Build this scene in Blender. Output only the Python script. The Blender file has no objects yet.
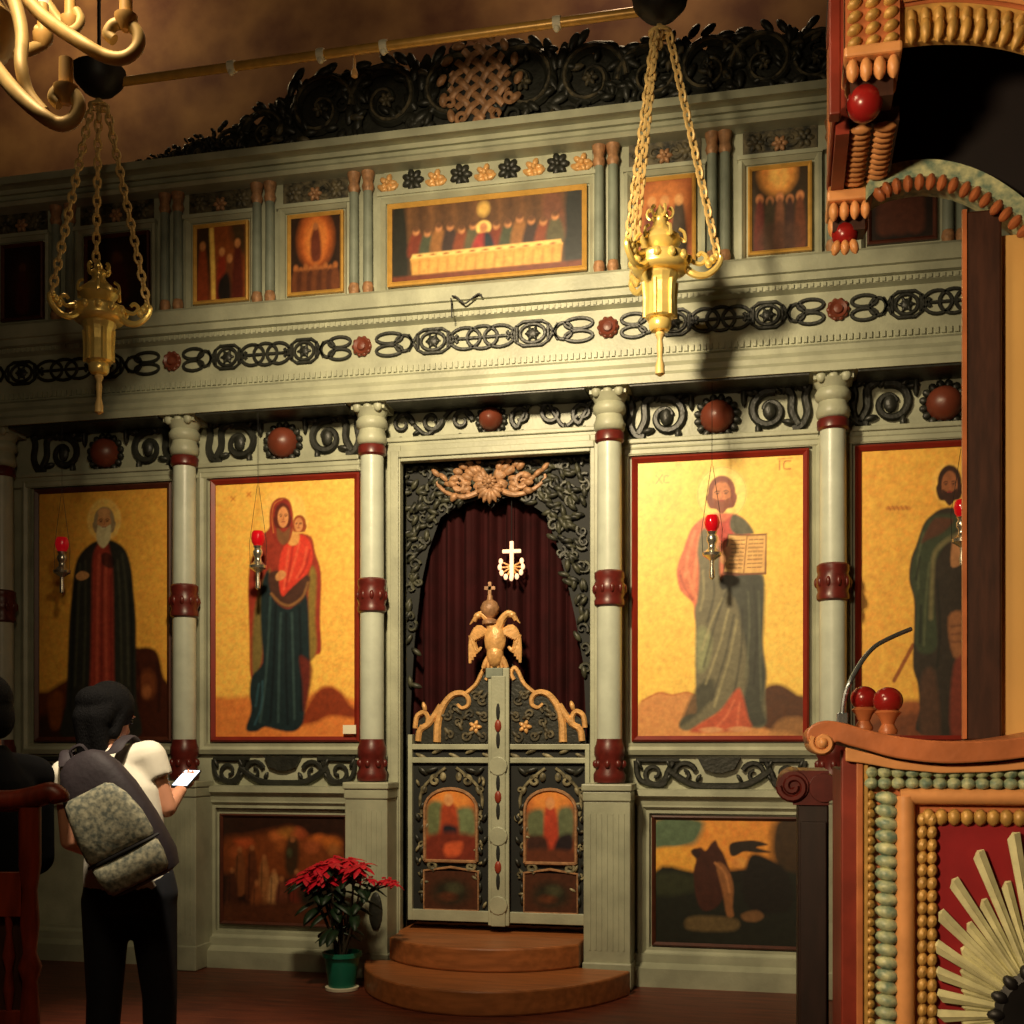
import bpy, math, random
import numpy as np
from mathutils import Vector, Matrix
random.seed(7); rng = np.random.default_rng(7)
scene = bpy.context.scene
COL = scene.collection
PI = math.pi
# ------------------------------------------------------------------ camera model (used to read real positions off known planes)
FPX, YH, TH, DIST, EYE = 1200.0, 745.0, math.radians(12.8), 7.31, 1.45
CT, ST = math.cos(TH), math.sin(TH)
CX = DIST * math.tan(TH) - 0.0
def P(px, py, y0=0.0):
    t = (px - 512) / FPX
    s = (y0 + DIST) / (CT + t * ST)
    return (CX + s * (-ST + t * CT), y0, EYE - (py - YH) * s / FPX)
def PX(px, y0=0.0): return P(px, 0, y0)[0]
def PZ(py, y0=0.0, px=490): return P(px, py, y0)[2]
def PD(px, py, d):
    t = (px - 512) / FPX
    return (CX + d * (-ST + t * CT), -DIST + d * (CT + t * ST), EYE - (py - YH) * d / FPX)
cam = bpy.data.cameras.new('camera'); camo = bpy.data.objects.new('camera', cam); COL.objects.link(camo)
camo.location = (CX, -DIST, EYE); camo.rotation_euler = (PI / 2, 0, TH)
cam.sensor_width = 36; cam.lens = 36 * FPX / 1024; cam.shift_y = (YH - 512) / 1024; cam.clip_start = .05
scene.camera = camo
# ------------------------------------------------------------------ colours and materials
def S(r, g, b):
    f = lambda c: (c / 255 / 12.92) if c <= 10 else ((c / 255 + .055) / 1.055) ** 2.4
    return (f(r), f(g), f(b))
def mk(name, rgb, rough=.5, metal=0.0, var=.25, scale=8, bump=0.0, bscale=40, second=None, emit=0, ecol=None, spec=.5, detail=4, stretch=None):
    m = bpy.data.materials.new(name); m.use_nodes = True
    n, l = m.node_tree.nodes, m.node_tree.links
    b = n['Principled BSDF']
    tc = n.new('ShaderNodeTexCoord'); no = n.new('ShaderNodeTexNoise'); no.inputs['Scale'].default_value = scale; no.inputs['Detail'].default_value = detail
    src = tc.outputs['Object']
    if stretch:
        mp = n.new('ShaderNodeMapping'); mp.inputs['Scale'].default_value = stretch
        l.new(src, mp.inputs['Vector']); src = mp.outputs['Vector']
    l.new(src, no.inputs['Vector'])
    rp = n.new('ShaderNodeValToRGB'); rp.color_ramp.elements[0].position = .35; rp.color_ramp.elements[1].position = .68
    c2 = second or tuple(c * (1 - var) for c in rgb)
    rp.color_ramp.elements[0].color = (*c2, 1); rp.color_ramp.elements[1].color = (*rgb, 1)
    l.new(no.outputs['Fac'], rp.inputs['Fac']); l.new(rp.outputs['Color'], b.inputs['Base Color'])
    b.inputs['Roughness'].default_value = rough; b.inputs['Metallic'].default_value = metal
    b.inputs['Specular IOR Level'].default_value = spec
    if bump:
        n2 = n.new('ShaderNodeTexNoise'); n2.inputs['Scale'].default_value = bscale; l.new(src, n2.inputs['Vector'])
        bp = n.new('ShaderNodeBump'); bp.inputs['Strength'].default_value = bump; bp.inputs['Distance'].default_value = .01
        l.new(n2.outputs['Fac'], bp.inputs['Height']); l.new(bp.outputs['Normal'], b.inputs['Normal'])
    if emit:
        b.inputs['Emission Color'].default_value = (*(ecol or rgb), 1); b.inputs['Emission Strength'].default_value = emit
    return m
M = {}
M['paint'] = mk('grey_green_paint', S(178, 180, 154), .45, var=.3, scale=5, bump=.15, bscale=60)
M['shaft'] = mk('pale_column_paint', S(196, 202, 184), .35, var=.14, scale=9, bump=.08, bscale=50)
M['blue'] = mk('blue_green_paint', S(138, 146, 130), .45, var=.3, scale=7, bump=.12, bscale=60)
M['carve'] = mk('dark_carved_wood', S(46, 47, 40), .45, var=.5, scale=14, bump=.3, bscale=50)
M['carve_mid'] = mk('worn_carved_wood', S(108, 98, 74), .55, second=S(34, 34, 28), scale=20, bump=.3, bscale=50)
M['ground'] = mk('dark_ground', S(24, 26, 24), .7, var=.3)
M['maroon'] = mk('maroon_wood', S(104, 36, 30), .35, var=.35, scale=25)
M['ball'] = mk('red_brown_boss', S(116, 56, 38), .4, var=.25, scale=10)
M['gilt'] = mk('gilded_wood', S(236, 180, 112), .38, metal=.1, var=.35, scale=30, bump=.3, bscale=70)
M['giltframe'] = mk('gilt_frame', S(222, 170, 84), .35, metal=.25, var=.2, scale=20)
M['copper'] = mk('old_gilding', S(184, 136, 96), .5, metal=.1, var=.45, scale=30, bump=.3, bscale=70)
M['redframe'] = mk('red_frame_paint', S(132, 36, 22), .4, var=.25)
M['darkframe'] = mk('dark_frame_wood', S(84, 40, 24), .45, var=.3, scale=20)
M['brass'] = mk('polished_brass', S(255, 222, 130), .28, metal=.5, var=.18, scale=10, bump=.1, bscale=30)
M['brass_dull'] = mk('worn_brass', S(226, 190, 122), .5, metal=.15, var=.25, scale=20)
M['silver'] = mk('silver_metal', S(215, 208, 190), .25, metal=.9, var=.15)
M['steel'] = mk('bright_steel', S(200, 210, 215), .2, metal=.9, var=.1)
M['iron'] = mk('black_iron', S(22, 20, 20), .5, var=.2)
M['velvet'] = mk('dark_red_curtain', S(52, 9, 11), .85, var=.35, scale=6, bump=.2, bscale=120, spec=.2)
M['stepwood'] = mk('step_wood', S(178, 108, 60), .4, var=.35, scale=3, stretch=(1.2, 10, 10), bump=.1)
M['floor'] = mk('floor_boards', S(120, 58, 36), .45, second=S(78, 34, 24), scale=3, stretch=(1, 9, 1), bump=.1)
M['wall'] = mk('mural_wall', S(156, 116, 74), .8, second=S(92, 54, 38), scale=1.6, detail=8, bump=.2, bscale=12)
M['plaster'] = mk('ochre_plaster', S(66, 50, 34), .8, var=.3, scale=2, bump=.2, bscale=20)
M['ceil'] = mk('smoky_ceiling', S(56, 38, 28), .85, var=.4, scale=1.5)
M['glow_red'] = mk('red_glass', S(190, 14, 24), .08, var=.1, emit=.12, ecol=S(255, 30, 40))
M['flame'] = mk('lamp_flame', S(255, 220, 180), .5, var=.05, emit=1.15, ecol=S(255, 196, 156))
M['cream_scroll'] = mk('pale_scroll_wood', S(158, 148, 114), .5, second=S(70, 64, 46), scale=22, bump=.2)
M['kiosk'] = mk('warm_carved_wood', S(196, 116, 70), .4, var=.3, scale=14, bump=.12)
M['kiosk_light'] = mk('pale_orange_wood', S(226, 158, 98), .4, var=.2, scale=14, bump=.1)
M['kiosk_red'] = mk('red_brown_wood', S(140, 52, 36), .4, var=.35, scale=12)
M['kiosk_dark'] = mk('dark_brown_wood', S(70, 40, 28), .45, var=.45, scale=9, stretch=(6, 6, 1))
M['leaf_gold'] = mk('gilt_leaf_carving', S(206, 160, 84), .45, metal=.15, var=.35, scale=40)
M['leaf_teal'] = mk('pale_green_leaf_carving', S(206, 208, 160), .4, var=.45, scale=45, second=S(112, 136, 118))
M['redpanel'] = mk('red_panel', S(150, 24, 30), .5, var=.2, scale=10)
M['ray'] = mk('pale_ray_carving', S(226, 222, 172), .4, var=.3, scale=22)
M['cream'] = mk('cream_gold_panel', S(226, 178, 104), .45, var=.12, scale=3)
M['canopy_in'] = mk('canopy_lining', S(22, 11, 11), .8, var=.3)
M['skin'] = mk('skin', S(214, 150, 116), .5, var=.08, scale=20)
M['hair'] = mk('black_hair', S(11, 9, 9), .75, var=.4, scale=30, bump=.6, bscale=90, stretch=(4, 4, 1), spec=.15)
M['tee'] = mk('white_cotton', S(236, 228, 205), .8, var=.06, scale=8, bump=.15, bscale=25)
M['jeans'] = mk('dark_denim', S(18, 20, 28), .85, var=.3, scale=30)
M['jacket'] = mk('black_cloth', S(9, 9, 11), .9, var=.3, spec=.15)
M['shoe'] = mk('dark_shoe', S(20, 18, 18), .5)
M['bag'] = mk('dark_bag_cloth', S(46, 36, 40), .7, var=.2, scale=30, bump=.2)
M['bagprint'] = mk('speckled_bag_print', S(176, 170, 140), .7, second=S(96, 100, 88), scale=55, bump=.2, detail=2)
M['white'] = mk('white_card', S(236, 228, 200), .6, var=.03)
M['eye'] = mk('eye', S(30, 22, 18), .1)
M['screen'] = mk('lit_screen', S(225, 235, 255), .2, emit=2.2, ecol=S(215, 232, 255))
M['pot'] = mk('teal_pot', S(30, 122, 98), .3, var=.15)
M['leafg'] = mk('dark_leaf', S(26, 50, 26), .5, var=.4, scale=30)
M['bract'] = mk('red_bract', S(214, 22, 46), .5, var=.25, scale=30)
M['stem'] = mk('brown_stem', S(50, 42, 28), .6)
M['stall'] = mk('stall_wood', S(140, 52, 30), .4, var=.45, scale=8, stretch=(5, 5, 1))
M['stall_shaded'] = mk('shaded_stall_wood', S(46, 26, 20), .5, var=.4, scale=8, stretch=(5, 5, 1))  # stall wood with the shade on the stall end put into its colour
M['valance'] = mk('dark_valance_carving', S(74, 74, 56), .5, second=S(16, 18, 16), scale=24, bump=.2)
M['inlay_red'] = mk('red_inlay', S(150, 60, 40), .4)
def paint_material(name, rough=.42, metal=0.0):
    m = bpy.data.materials.new(name); m.use_nodes = True
    n, l = m.node_tree.nodes, m.node_tree.links; b = n['Principled BSDF']
    a = n.new('ShaderNodeAttribute'); a.attribute_name = 'pigment'
    tc = n.new('ShaderNodeTexCoord'); no = n.new('ShaderNodeTexNoise'); no.inputs['Scale'].default_value = 30; no.inputs['Detail'].default_value = 6
    l.new(tc.outputs['Object'], no.inputs['Vector'])
    mx = n.new('ShaderNodeMix'); mx.data_type = 'RGBA'; mx.blend_type = 'OVERLAY'; mx.inputs['Factor'].default_value = .35
    l.new(a.outputs['Color'], mx.inputs['A']); l.new(no.outputs['Fac'], mx.inputs['B'])
    l.new(mx.outputs['Result'], b.inputs['Base Color']); b.inputs['Roughness'].default_value = rough; b.inputs['Metallic'].default_value = metal
    bp = n.new('ShaderNodeBump'); bp.inputs['Strength'].default_value = .12; bp.inputs['Distance'].default_value = .005
    l.new(no.outputs['Fac'], bp.inputs['Height']); l.new(bp.outputs['Normal'], b.inputs['Normal'])
    return m
M['oil'] = paint_material('tempera_painting')
# ------------------------------------------------------------------ mesh builder
class MB:
    def __init__(s): s.v = []; s.f = []
    def add(s, v, f):
        k = len(s.v); s.v += [tuple(p) for p in v]; s.f += [tuple(i + k for i in q) for q in f]; return s
    def box(s, x0, x1, y0, y1, z0, z1):
        v = [(x, y, z) for x in (x0, x1) for y in (y0, y1) for z in (z0, z1)]
        return s.add(v, [(0, 1, 3, 2), (4, 6, 7, 5), (0, 4, 5, 1), (2, 3, 7, 6), (0, 2, 6, 4), (1, 5, 7, 3)])
    def obox(s, mat, hx, hy, hz):
        v = [mat @ Vector((x, y, z)) for x in (-hx, hx) for y in (-hy, hy) for z in (-hz, hz)]
        return s.add(v, [(0, 1, 3, 2), (4, 6, 7, 5), (0, 4, 5, 1), (2, 3, 7, 6), (0, 2, 6, 4), (1, 5, 7, 3)])
    def tube(s, pts, r, n=6, flat=1.0, up=None, closed=False, side=None):
        pts = [Vector(p) for p in pts]; m = len(pts)
        if m < 2: return s
        rr = r if isinstance(r, (list, tuple)) else [r] * m
        v = []; prev = None
        for i, p in enumerate(pts):
            a = pts[(i - 1) % m] if (closed or i) else p
            b = pts[(i + 1) % m] if (closed or i < m - 1) else p
            t = (b - a)
            t = t.normalized() if t.length > 1e-9 else Vector((0, 0, 1))
            if side is not None: nn = Vector(side) - t * Vector(side).dot(t); nn.normalize(); bb = t.cross(nn)
            elif up is not None: bb = Vector(up); nn = t.cross(bb)
            else:
                if prev is None: prev = Vector((0, 0, 1)) if abs(t.z) < .9 else Vector((1, 0, 0))
                nn = prev - t * prev.dot(t)
                if nn.length < 1e-6: nn = t.orthogonal()
                nn.normalize(); prev = nn; bb = t.cross(nn)
            nn = nn.normalized() if nn.length > 1e-9 else Vector((1, 0, 0))
            for k in range(n):
                q = 2 * PI * k / n
                v.append(p + nn * (math.cos(q) * rr[i]) + bb * (math.sin(q) * rr[i] * flat))
        f = []
        for i in range(m if closed else m - 1):
            j = (i + 1) % m
            for k in range(n):
                f.append((i * n + k, i * n + (k + 1) % n, j * n + (k + 1) % n, j * n + k))
        if not closed: f += [tuple(range(n))[::-1], tuple((m - 1) * n + k for k in range(n))]
        return s.add(v, f)
    def lathe(s, prof, c=(0, 0, 0), n=20, sx=1, sy=1, mat=None):
        v = []; f = []; m = len(prof)
        for (r, z) in prof:
            for k in range(n):
                q = 2 * PI * k / n; p = Vector((math.cos(q) * max(r, 1e-4) * sx, math.sin(q) * max(r, 1e-4) * sy, z))
                if mat: p = mat @ p
                v.append(p + Vector(c))
        for i in range(m - 1):
            for k in range(n): f.append((i * n + k, i * n + (k + 1) % n, (i + 1) * n + (k + 1) % n, (i + 1) * n + k))
        f += [tuple(range(n))[::-1], tuple((m - 1) * n + k for k in range(n))]
        return s.add(v, f)
    def ell(s, c, rx, ry=None, rz=None, n=12, m=8, mat=None):
        ry = rx if ry is None else ry; rz = rx if rz is None else rz; c = Vector(c)
        v = []; f = []
        for i in range(m + 1):
            a = -PI / 2 + PI * i / m
            for k in range(n):
                q = 2 * PI * k / n
                p = Vector((rx * math.cos(a) * math.cos(q), ry * math.cos(a) * math.sin(q), rz * math.sin(a)))
                if i in (0, m): p = Vector((1e-5 * math.cos(q), 1e-5 * math.sin(q), p.z))
                if mat: p = mat @ p
                v.append(c + p)
        for i in range(m):
            for k in range(n): f.append((i * n + k, i * n + (k + 1) % n, (i + 1) * n + (k + 1) % n, (i + 1) * n + k))
        f += [tuple(range(n))[::-1], tuple(m * n + k for k in range(n))]
        return s.add(v, f)
    def capsule(s, p, q, r1, r2, n=12):
        p, q = Vector(p), Vector(q); d = (q - p)
        if d.length < 1e-6: return s.ell(p, r1)
        d.normalize(); pts = []; rs = []
        for a in (-.999, -.8, -.45): pts.append(p + d * (a * r1)); rs.append(r1 * math.sqrt(1 - a * a))
        for k in range(5): pts.append(p.lerp(q, k / 4)); rs.append(r1 + (r2 - r1) * k / 4)
        for a in (.45, .8, .999): pts.append(q + d * (a * r2)); rs.append(r2 * math.sqrt(1 - a * a))
        return s.tube(pts, rs, n=n)
    def prism(s, poly, y0, y1):
        n = len(poly); v = [(x, y0, z) for x, z in poly] + [(x, y1, z) for x, z in poly]
        f = [tuple(range(n)), tuple(range(2 * n - 1, n - 1, -1))] + [(i, i + n, (i + 1) % n + n, (i + 1) % n) for i in range(n)]
        return s.add(v, f)
    def profile(s, prof, x0, x1):
        n = len(prof); v = [(x0, y, z) for y, z in prof] + [(x1, y, z) for y, z in prof]
        f = [(i, i + 1, i + 1 + n, i + n) for i in range(n - 1)] + [(n - 1, 0, n, 2 * n - 1), tuple(range(n))[::-1], tuple(range(n, 2 * n))]
        return s.add(v, f)
    def frame(s, x0, x1, z0, z1, prof):
        n = len(prof); v = []; f = []
        for d, y in prof: v += [(x0 + d, y, z0 + d), (x1 - d, y, z0 + d), (x1 - d, y, z1 - d), (x0 + d, y, z1 - d)]
        for i in range(n):
            j = (i + 1) % n
            for k in range(4): f.append((i * 4 + k, i * 4 + (k + 1) % 4, j * 4 + (k + 1) % 4, j * 4 + k))
        return s.add(v, f)
    def sheet(s, fn, nu, nv):
        v = [fn(i / nu, j / nv) for j in range(nv + 1) for i in range(nu + 1)]
        f = [(j * (nu + 1) + i, j * (nu + 1) + i + 1, (j + 1) * (nu + 1) + i + 1, (j + 1) * (nu + 1) + i) for j in range(nv) for i in range(nu)]
        return s.add(v, f)
def tagobj(o, label=None, cat=None, group=None, kind=None):
    if label: o['label'] = label
    if cat: o['category'] = cat
    if group: o['group'] = group
    if kind: o['kind'] = kind
    return o
def thing(name, label, cat, loc=(0, 0, 0), rz=0, group=None):
    o = bpy.data.objects.new(name, None); COL.objects.link(o); o.location = loc; o.rotation_euler = (0, 0, rz); o.empty_display_size = .1
    return tagobj(o, label, cat, group)
def obj(name, mb, mat, parent=None, smooth=False, bevel=0, local=False, solid=0, remesh=0, label=None):
    me = bpy.data.meshes.new(name); me.from_pydata([tuple(p) for p in mb.v], [], mb.f)
    import bmesh
    bm = bmesh.new(); bm.from_mesh(me); bmesh.ops.recalc_face_normals(bm, faces=bm.faces); bm.to_mesh(me); bm.free()
    me.materials.append(M[mat] if isinstance(mat, str) else mat)
    if smooth or remesh:
        for p in me.polygons: p.use_smooth = True
        if smooth: me.set_sharp_from_angle(angle=.75)
    o = bpy.data.objects.new(name, me); COL.objects.link(o)
    if parent:
        o.parent = parent
        if parent.type == 'EMPTY' and not local: o.matrix_parent_inverse = Matrix.Translation(-parent.location)
    if solid:
        md = o.modifiers.new('thickness', 'SOLIDIFY'); md.thickness = solid; md.offset = 0
    if bevel:
        md = o.modifiers.new('bevel', 'BEVEL'); md.width = bevel; md.segments = 2; md.limit_method = 'ANGLE'
    if remesh:
        md = o.modifiers.new('skin', 'REMESH'); md.mode = 'VOXEL'; md.voxel_size = remesh; md.use_smooth_shade = True
        sm = o.modifiers.new('smooth', 'SMOOTH'); sm.factor = .5; sm.iterations = 6
    if label: o['label'] = label
    return o
def struct(name, mb, mat, **k):
    o = obj(name, mb, mat, **k); o['kind'] = 'structure'; return o
def dup(root, loc, label=None):
    r = root.copy(); COL.objects.link(r); r.location = loc
    if label: r['label'] = label
    for ch in list(root.children):
        c = ch.copy(); COL.objects.link(c); mi = ch.matrix_parent_inverse.copy(); c.parent = r; c.matrix_parent_inverse = mi
        for g in list(ch.children):
            d = g.copy(); COL.objects.link(d); d.parent = c; d.matrix_parent_inverse = Matrix.Identity(4)
    return r
def catmull(pts, k=6, closed=False):
    pts = [Vector(p) for p in pts]; n = len(pts); out = []
    for i in range(n if closed else n - 1):
        g = lambda j: pts[j % n] if closed else pts[min(max(j, 0), n - 1)]
        a, b, c, d = g(i - 1), g(i), g(i + 1), g(i + 2)
        for q in range(k):
            t = q / k
            out.append(.5 * ((2 * b) + (c - a) * t + (2 * a - 5 * b + 4 * c - d) * t * t + (3 * b - a - 3 * c + d) * t ** 3))
    if not closed: out.append(pts[-1])
    return out
def spiral(cx, cz, y, r0, r1, a0, turns, n=22):
    return [(cx + (r0 + (r1 - r0) * i / n) * math.cos(a0 + turns * 2 * PI * i / n), y, cz + (r0 + (r1 - r0) * i / n) * math.sin(a0 + turns * 2 * PI * i / n)) for i in range(n + 1)]
def ring(cx, cz, y, rx, rz, n=20):
    return [(cx + rx * math.cos(2 * PI * i / n), y, cz + rz * math.sin(2 * PI * i / n)) for i in range(n)]
UY = (0, 1, 0)
# ------------------------------------------------------------------ painter (pigment laid on a fine panel mesh)
class Paint:
    def __init__(s, b, res, bg):
        s.b = b; x0, y0, x1, y1 = b; s.w = res; s.h = max(4, int(res * (y1 - y0) / (x1 - x0) * (1 if not hasattr(s, 'k') else 1)))
        s.X, s.Y = np.meshgrid(np.linspace(x0, x1, s.w), np.linspace(y0, y1, s.h))
        s.I = np.zeros((s.h, s.w, 3)); s.I[:] = S(*bg)
    def mix(s, m, col, sl=None):
        c = np.array(S(*col)); t = s.I if sl is None else s.I[sl]
        t[:] = t * (1 - m[..., None]) + c * m[..., None]
    def win(s, xa, xb, ya, yb):
        x0, y0, x1, y1 = s.b; ix = lambda x: int((x - x0) / (x1 - x0) * (s.w - 1)); iy = lambda y: int((y - y0) / (y1 - y0) * (s.h - 1))
        return (slice(max(0, iy(ya) - 1), min(s.h, iy(yb) + 3)), slice(max(0, ix(xa) - 1), min(s.w, ix(xb) + 3)))
    def poly(s, pts, col, soft=8, alpha=1, smooth=True):
        if smooth: q = [(p.x, p.y) for p in catmull([(a, b, 0) for a, b in pts], 4, True)]
        else: q = list(pts)
        xs = [a for a, b in q]; ys = [b for a, b in q]
        sl = s.win(min(xs) - soft, max(xs) + soft, min(ys) - soft, max(ys) + soft); X, Y = s.X[sl], s.Y[sl]
        if X.size == 0: return s
        d = np.full(X.shape, 1e9); ins = np.zeros(X.shape, bool)
        for (ax, ay), (bx, by) in zip(q, q[1:] + q[:1]):
            vx, vy = bx - ax, by - ay; L = vx * vx + vy * vy + 1e-9
            t = np.clip(((X - ax) * vx + (Y - ay) * vy) / L, 0, 1)
            d = np.minimum(d, np.hypot(X - ax - t * vx, Y - ay - t * vy))
            if ay != by: ins ^= ((ay > Y) != (by > Y)) & (X < vx * (Y - ay) / (vy) + ax)
        sd = np.where(ins, -d, d); m = np.clip(.5 - sd / soft, 0, 1) * alpha
        s.mix(m, col, sl); return s
    def ell(s, cx, cy, rx, ry, col, soft=8, alpha=1):
        sl = s.win(cx - rx - soft, cx + rx + soft, cy - ry - soft, cy + ry + soft); X, Y = s.X[sl], s.Y[sl]
        if X.size == 0: return s
        k = np.sqrt(((X - cx) / rx) ** 2 + ((Y - cy) / ry) ** 2); m = np.clip(.5 - (k - 1) * min(rx, ry) / soft, 0, 1) * alpha
        s.mix(m, col, sl); return s
    def line(s, pts, wid, col, soft=5, alpha=1, smooth=True):
        q = [(p.x, p.y) for p in catmull([(a, b, 0) for a, b in pts], 5)] if smooth and len(pts) > 2 else list(pts)
        xs = [a for a, b in q]; ys = [b for a, b in q]; g = soft + wid
        sl = s.win(min(xs) - g, max(xs) + g, min(ys) - g, max(ys) + g); X, Y = s.X[sl], s.Y[sl]
        if X.size == 0: return s
        d = np.full(X.shape, 1e9)
        for (ax, ay), (bx, by) in zip(q, q[1:]):
            vx, vy = bx - ax, by - ay; L = vx * vx + vy * vy + 1e-9
            t = np.clip(((X - ax) * vx + (Y - ay) * vy) / L, 0, 1); d = np.minimum(d, np.hypot(X - ax - t * vx, Y - ay - t * vy))
        m = np.clip(.5 - (d - wid / 2) / soft, 0, 1) * alpha
        s.mix(m, col, sl); return s
    def noise(s, amp, cells=24):
        tot = np.zeros((s.h, s.w))
        for o, a in ((1, .6), (3, .4)):
            g = rng.random((int(cells * o * s.h / s.w) + 3, cells * o + 3))
            yy = np.linspace(0, g.shape[0] - 2.001, s.h); xx = np.linspace(0, g.shape[1] - 2.001, s.w)
            yi = yy.astype(int); xi = xx.astype(int); fy = (yy - yi)[:, None]; fx = (xx - xi)[None]
            tot += a * ((g[yi][:, xi] * (1 - fx) + g[yi][:, xi + 1] * fx) * (1 - fy) + (g[yi + 1][:, xi] * (1 - fx) + g[yi + 1][:, xi + 1] * fx) * fy)
        s.I *= (1 + amp * (tot - .5) * 2)[..., None]; return s
    def build(s, name, x0, x1, z0, z1, y, parent=None, mask=None):
        me = bpy.data.meshes.new(name); w, h = s.w, s.h
        xx, zz = np.meshgrid(np.linspace(x0, x1, w), np.linspace(z1, z0, h))
        co = np.stack([xx, np.full_like(xx, y), zz], -1).reshape(-1, 3)
        idx = np.arange(w * h).reshape(h, w)
        q = np.stack([idx[1:, :-1], idx[1:, 1:], idx[:-1, 1:], idx[:-1, :-1]], -1).reshape(-1, 4)
        if mask is not None:
            mm = mask(np.linspace(0, 1, w)[None, :], np.linspace(0, 1, h)[:, None]); mc = mm[:-1, :-1] & mm[1:, 1:]
            q = q[mc.reshape(-1)]
        # thickness: a plain back and rim so the panel is a board, not a film
        nb = len(co); t = .012
        back = np.array([[x0, y + t, z1], [x1, y + t, z1], [x1, y + t, z0], [x0, y + t, z0]])
        co = np.concatenate([co, back]) if mask is None else co
        faces = q.tolist()
        if mask is None:
            top = idx[0].tolist(); bot = idx[-1].tolist(); lef = idx[:, 0].tolist(); rig = idx[:, -1].tolist()
            faces += [[nb, nb + 1, nb + 2, nb + 3], top + [nb + 1, nb], bot[::-1] + [nb + 3, nb + 2], lef[::-1] + [nb, nb + 3], rig + [nb + 2, nb + 1]]
        me.from_pydata(co.tolist(), [], faces)
        at = me.color_attributes.new('pigment', 'FLOAT_COLOR', 'POINT')
        c = np.ones((len(co), 4), np.float32); c[:w * h, :3] = np.clip(s.I, 0, 1).reshape(-1, 3)
        if len(co) > nb: c[nb:, :3] = .05
        at.data.foreach_set('color', c.reshape(-1))
        me.materials.append(M['oil'])
        o = bpy.data.objects.new(name, me); COL.objects.link(o)
        if parent:
            o.parent = parent
            if parent.type == 'EMPTY': o.matrix_parent_inverse = Matrix.Translation(-parent.location)
        return o
# ================================================================== ROOM
RX0, RX1, RY0, RY1, RH = -6.6, 5.4, -12.5, 1.9, 8.6
struct('floor', MB().box(RX0, RX1, RY0, RY1, -.1, 0), 'floor')
struct('ceiling', MB().box(RX0, RX1, RY0, RY1, RH, RH + .1), 'ceil')
struct('wall_back', MB().box(RX0, RX1, RY1, RY1 + .1, 0, RH), 'wall')
struct('wall_left', MB().box(RX0 - .1, RX0, RY0, RY1, 0, RH), 'plaster')
struct('wall_right', MB().box(RX1, RX1 + .1, RY0, RY1, 0, RH), 'plaster')
struct('wall_front', MB().box(RX0, RX1, RY0 - .1, RY0, 0, RH), 'plaster')
# ================================================================== ICONOSTASIS
XL, XR = PX(-90), PX(1120)
ico = thing('iconostasis', 'tall grey-green carved wooden icon screen with pale columns filling the back of the church', 'icon screen', (PX(490), 0, 0))
OX0, OX1 = PX(403), PX(591.5)            # doorway
zDoorTop, zStep = PZ(459), PZ(936)
zBand = PZ(393, -.28)                  # underside of the main cornice
zTopBase = PZ(300, -.2)
b = MB(); b.box(XL, OX0, 0, .07, 0, zTopBase); b.box(OX1, XR, 0, .07, 0, zTopBase); b.box(OX0, OX1, 0, .07, zDoorTop, zTopBase)
obj('back_panel', b, 'paint', ico)
# main entablature
def Z(py, y): return PZ(py, y)
low = [(.0, zBand), (-.28, zBand), (-.28, Z(386, -.28)), (-.25, Z(383, -.25)), (-.25, Z(378, -.25)), (-.22, Z(374, -.22)), (-.22, Z(369, -.22)), (-.17, Z(367, -.17)), (-.17, Z(353, -.17)), (0, Z(353, -.17))]
obj('main_cornice', MB().profile(low, XL, XR), 'paint', ico)
fr = [(0, Z(353, -.17)), (-.15, Z(353, -.17)), (-.15, Z(319, -.15)), (0, Z(319, -.15))]
obj('chain_frieze', MB().profile(fr, XL, XR), 'paint', ico)
up = [(0, Z(319, -.15)), (-.15, Z(319, -.15)), (-.19, Z(314, -.19)), (-.19, Z(309, -.19)), (-.22, Z(306, -.22)), (-.22, Z(299, -.22)), (-.24, Z(297, -.24)), (-.24, Z(283, -.24)), (-.22, Z(281, -.22)), (0, Z(281, -.22))]
obj('upper_moulding', MB().profile(up, XL, XR), 'paint', ico)
# bead rows of the two mouldings
b = MB(); x = XL
while x < XR:
    b.box(x, x + .02, -.184, -.168, Z(365, -.18), Z(359, -.18)); x += .036
obj('dentil_molding', b, 'paint', ico)
b = MB(); x = XL
while x < XR:
    b.box(x, x + .018, -.2, -.188, Z(313, -.2), Z(309, -.2)); x += .036
obj('dentil_molding', b, 'paint', ico)
# upper tier
zU0, zU1 = Z(281, -.22), Z(150, -.1)
obj('upper_panel', MB().box(XL, XR, -.1, .07, zU0, zU1 + .05), 'paint', ico)
top = [(0, Z(152, -.22)), (-.22, Z(152, -.22)), (-.24, Z(147, -.24)), (-.21, Z(145, -.21)), (-.21, Z(141, -.21)), (-.25, Z(139, -.25)), (-.25, Z(134, -.25)), (-.3, Z(130, -.3)), (-.36, Z(127, -.36)), (-.36, Z(119, -.36)), (0, Z(119, -.36))]
obj('top_cornice', MB().profile(top, XL, XR), 'paint', ico)
ztop = Z(119, -.36)
# plinth
obj('plinth', MB().profile([(0, 0), (-.12, 0), (-.12, Z(962, -.12)), (-.07, Z(956, -.07)), (-.07, Z(948, -.07)), (0, Z(944, 0))], XL, PX(386)), 'paint', ico)
obj('plinth', MB().profile([(0, 0), (-.12, 0), (-.12, Z(962, -.12)), (-.07, Z(956, -.07)), (-.07, Z(948, -.07)), (0, Z(944, 0))], PX(596), XR), 'paint', ico)
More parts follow.
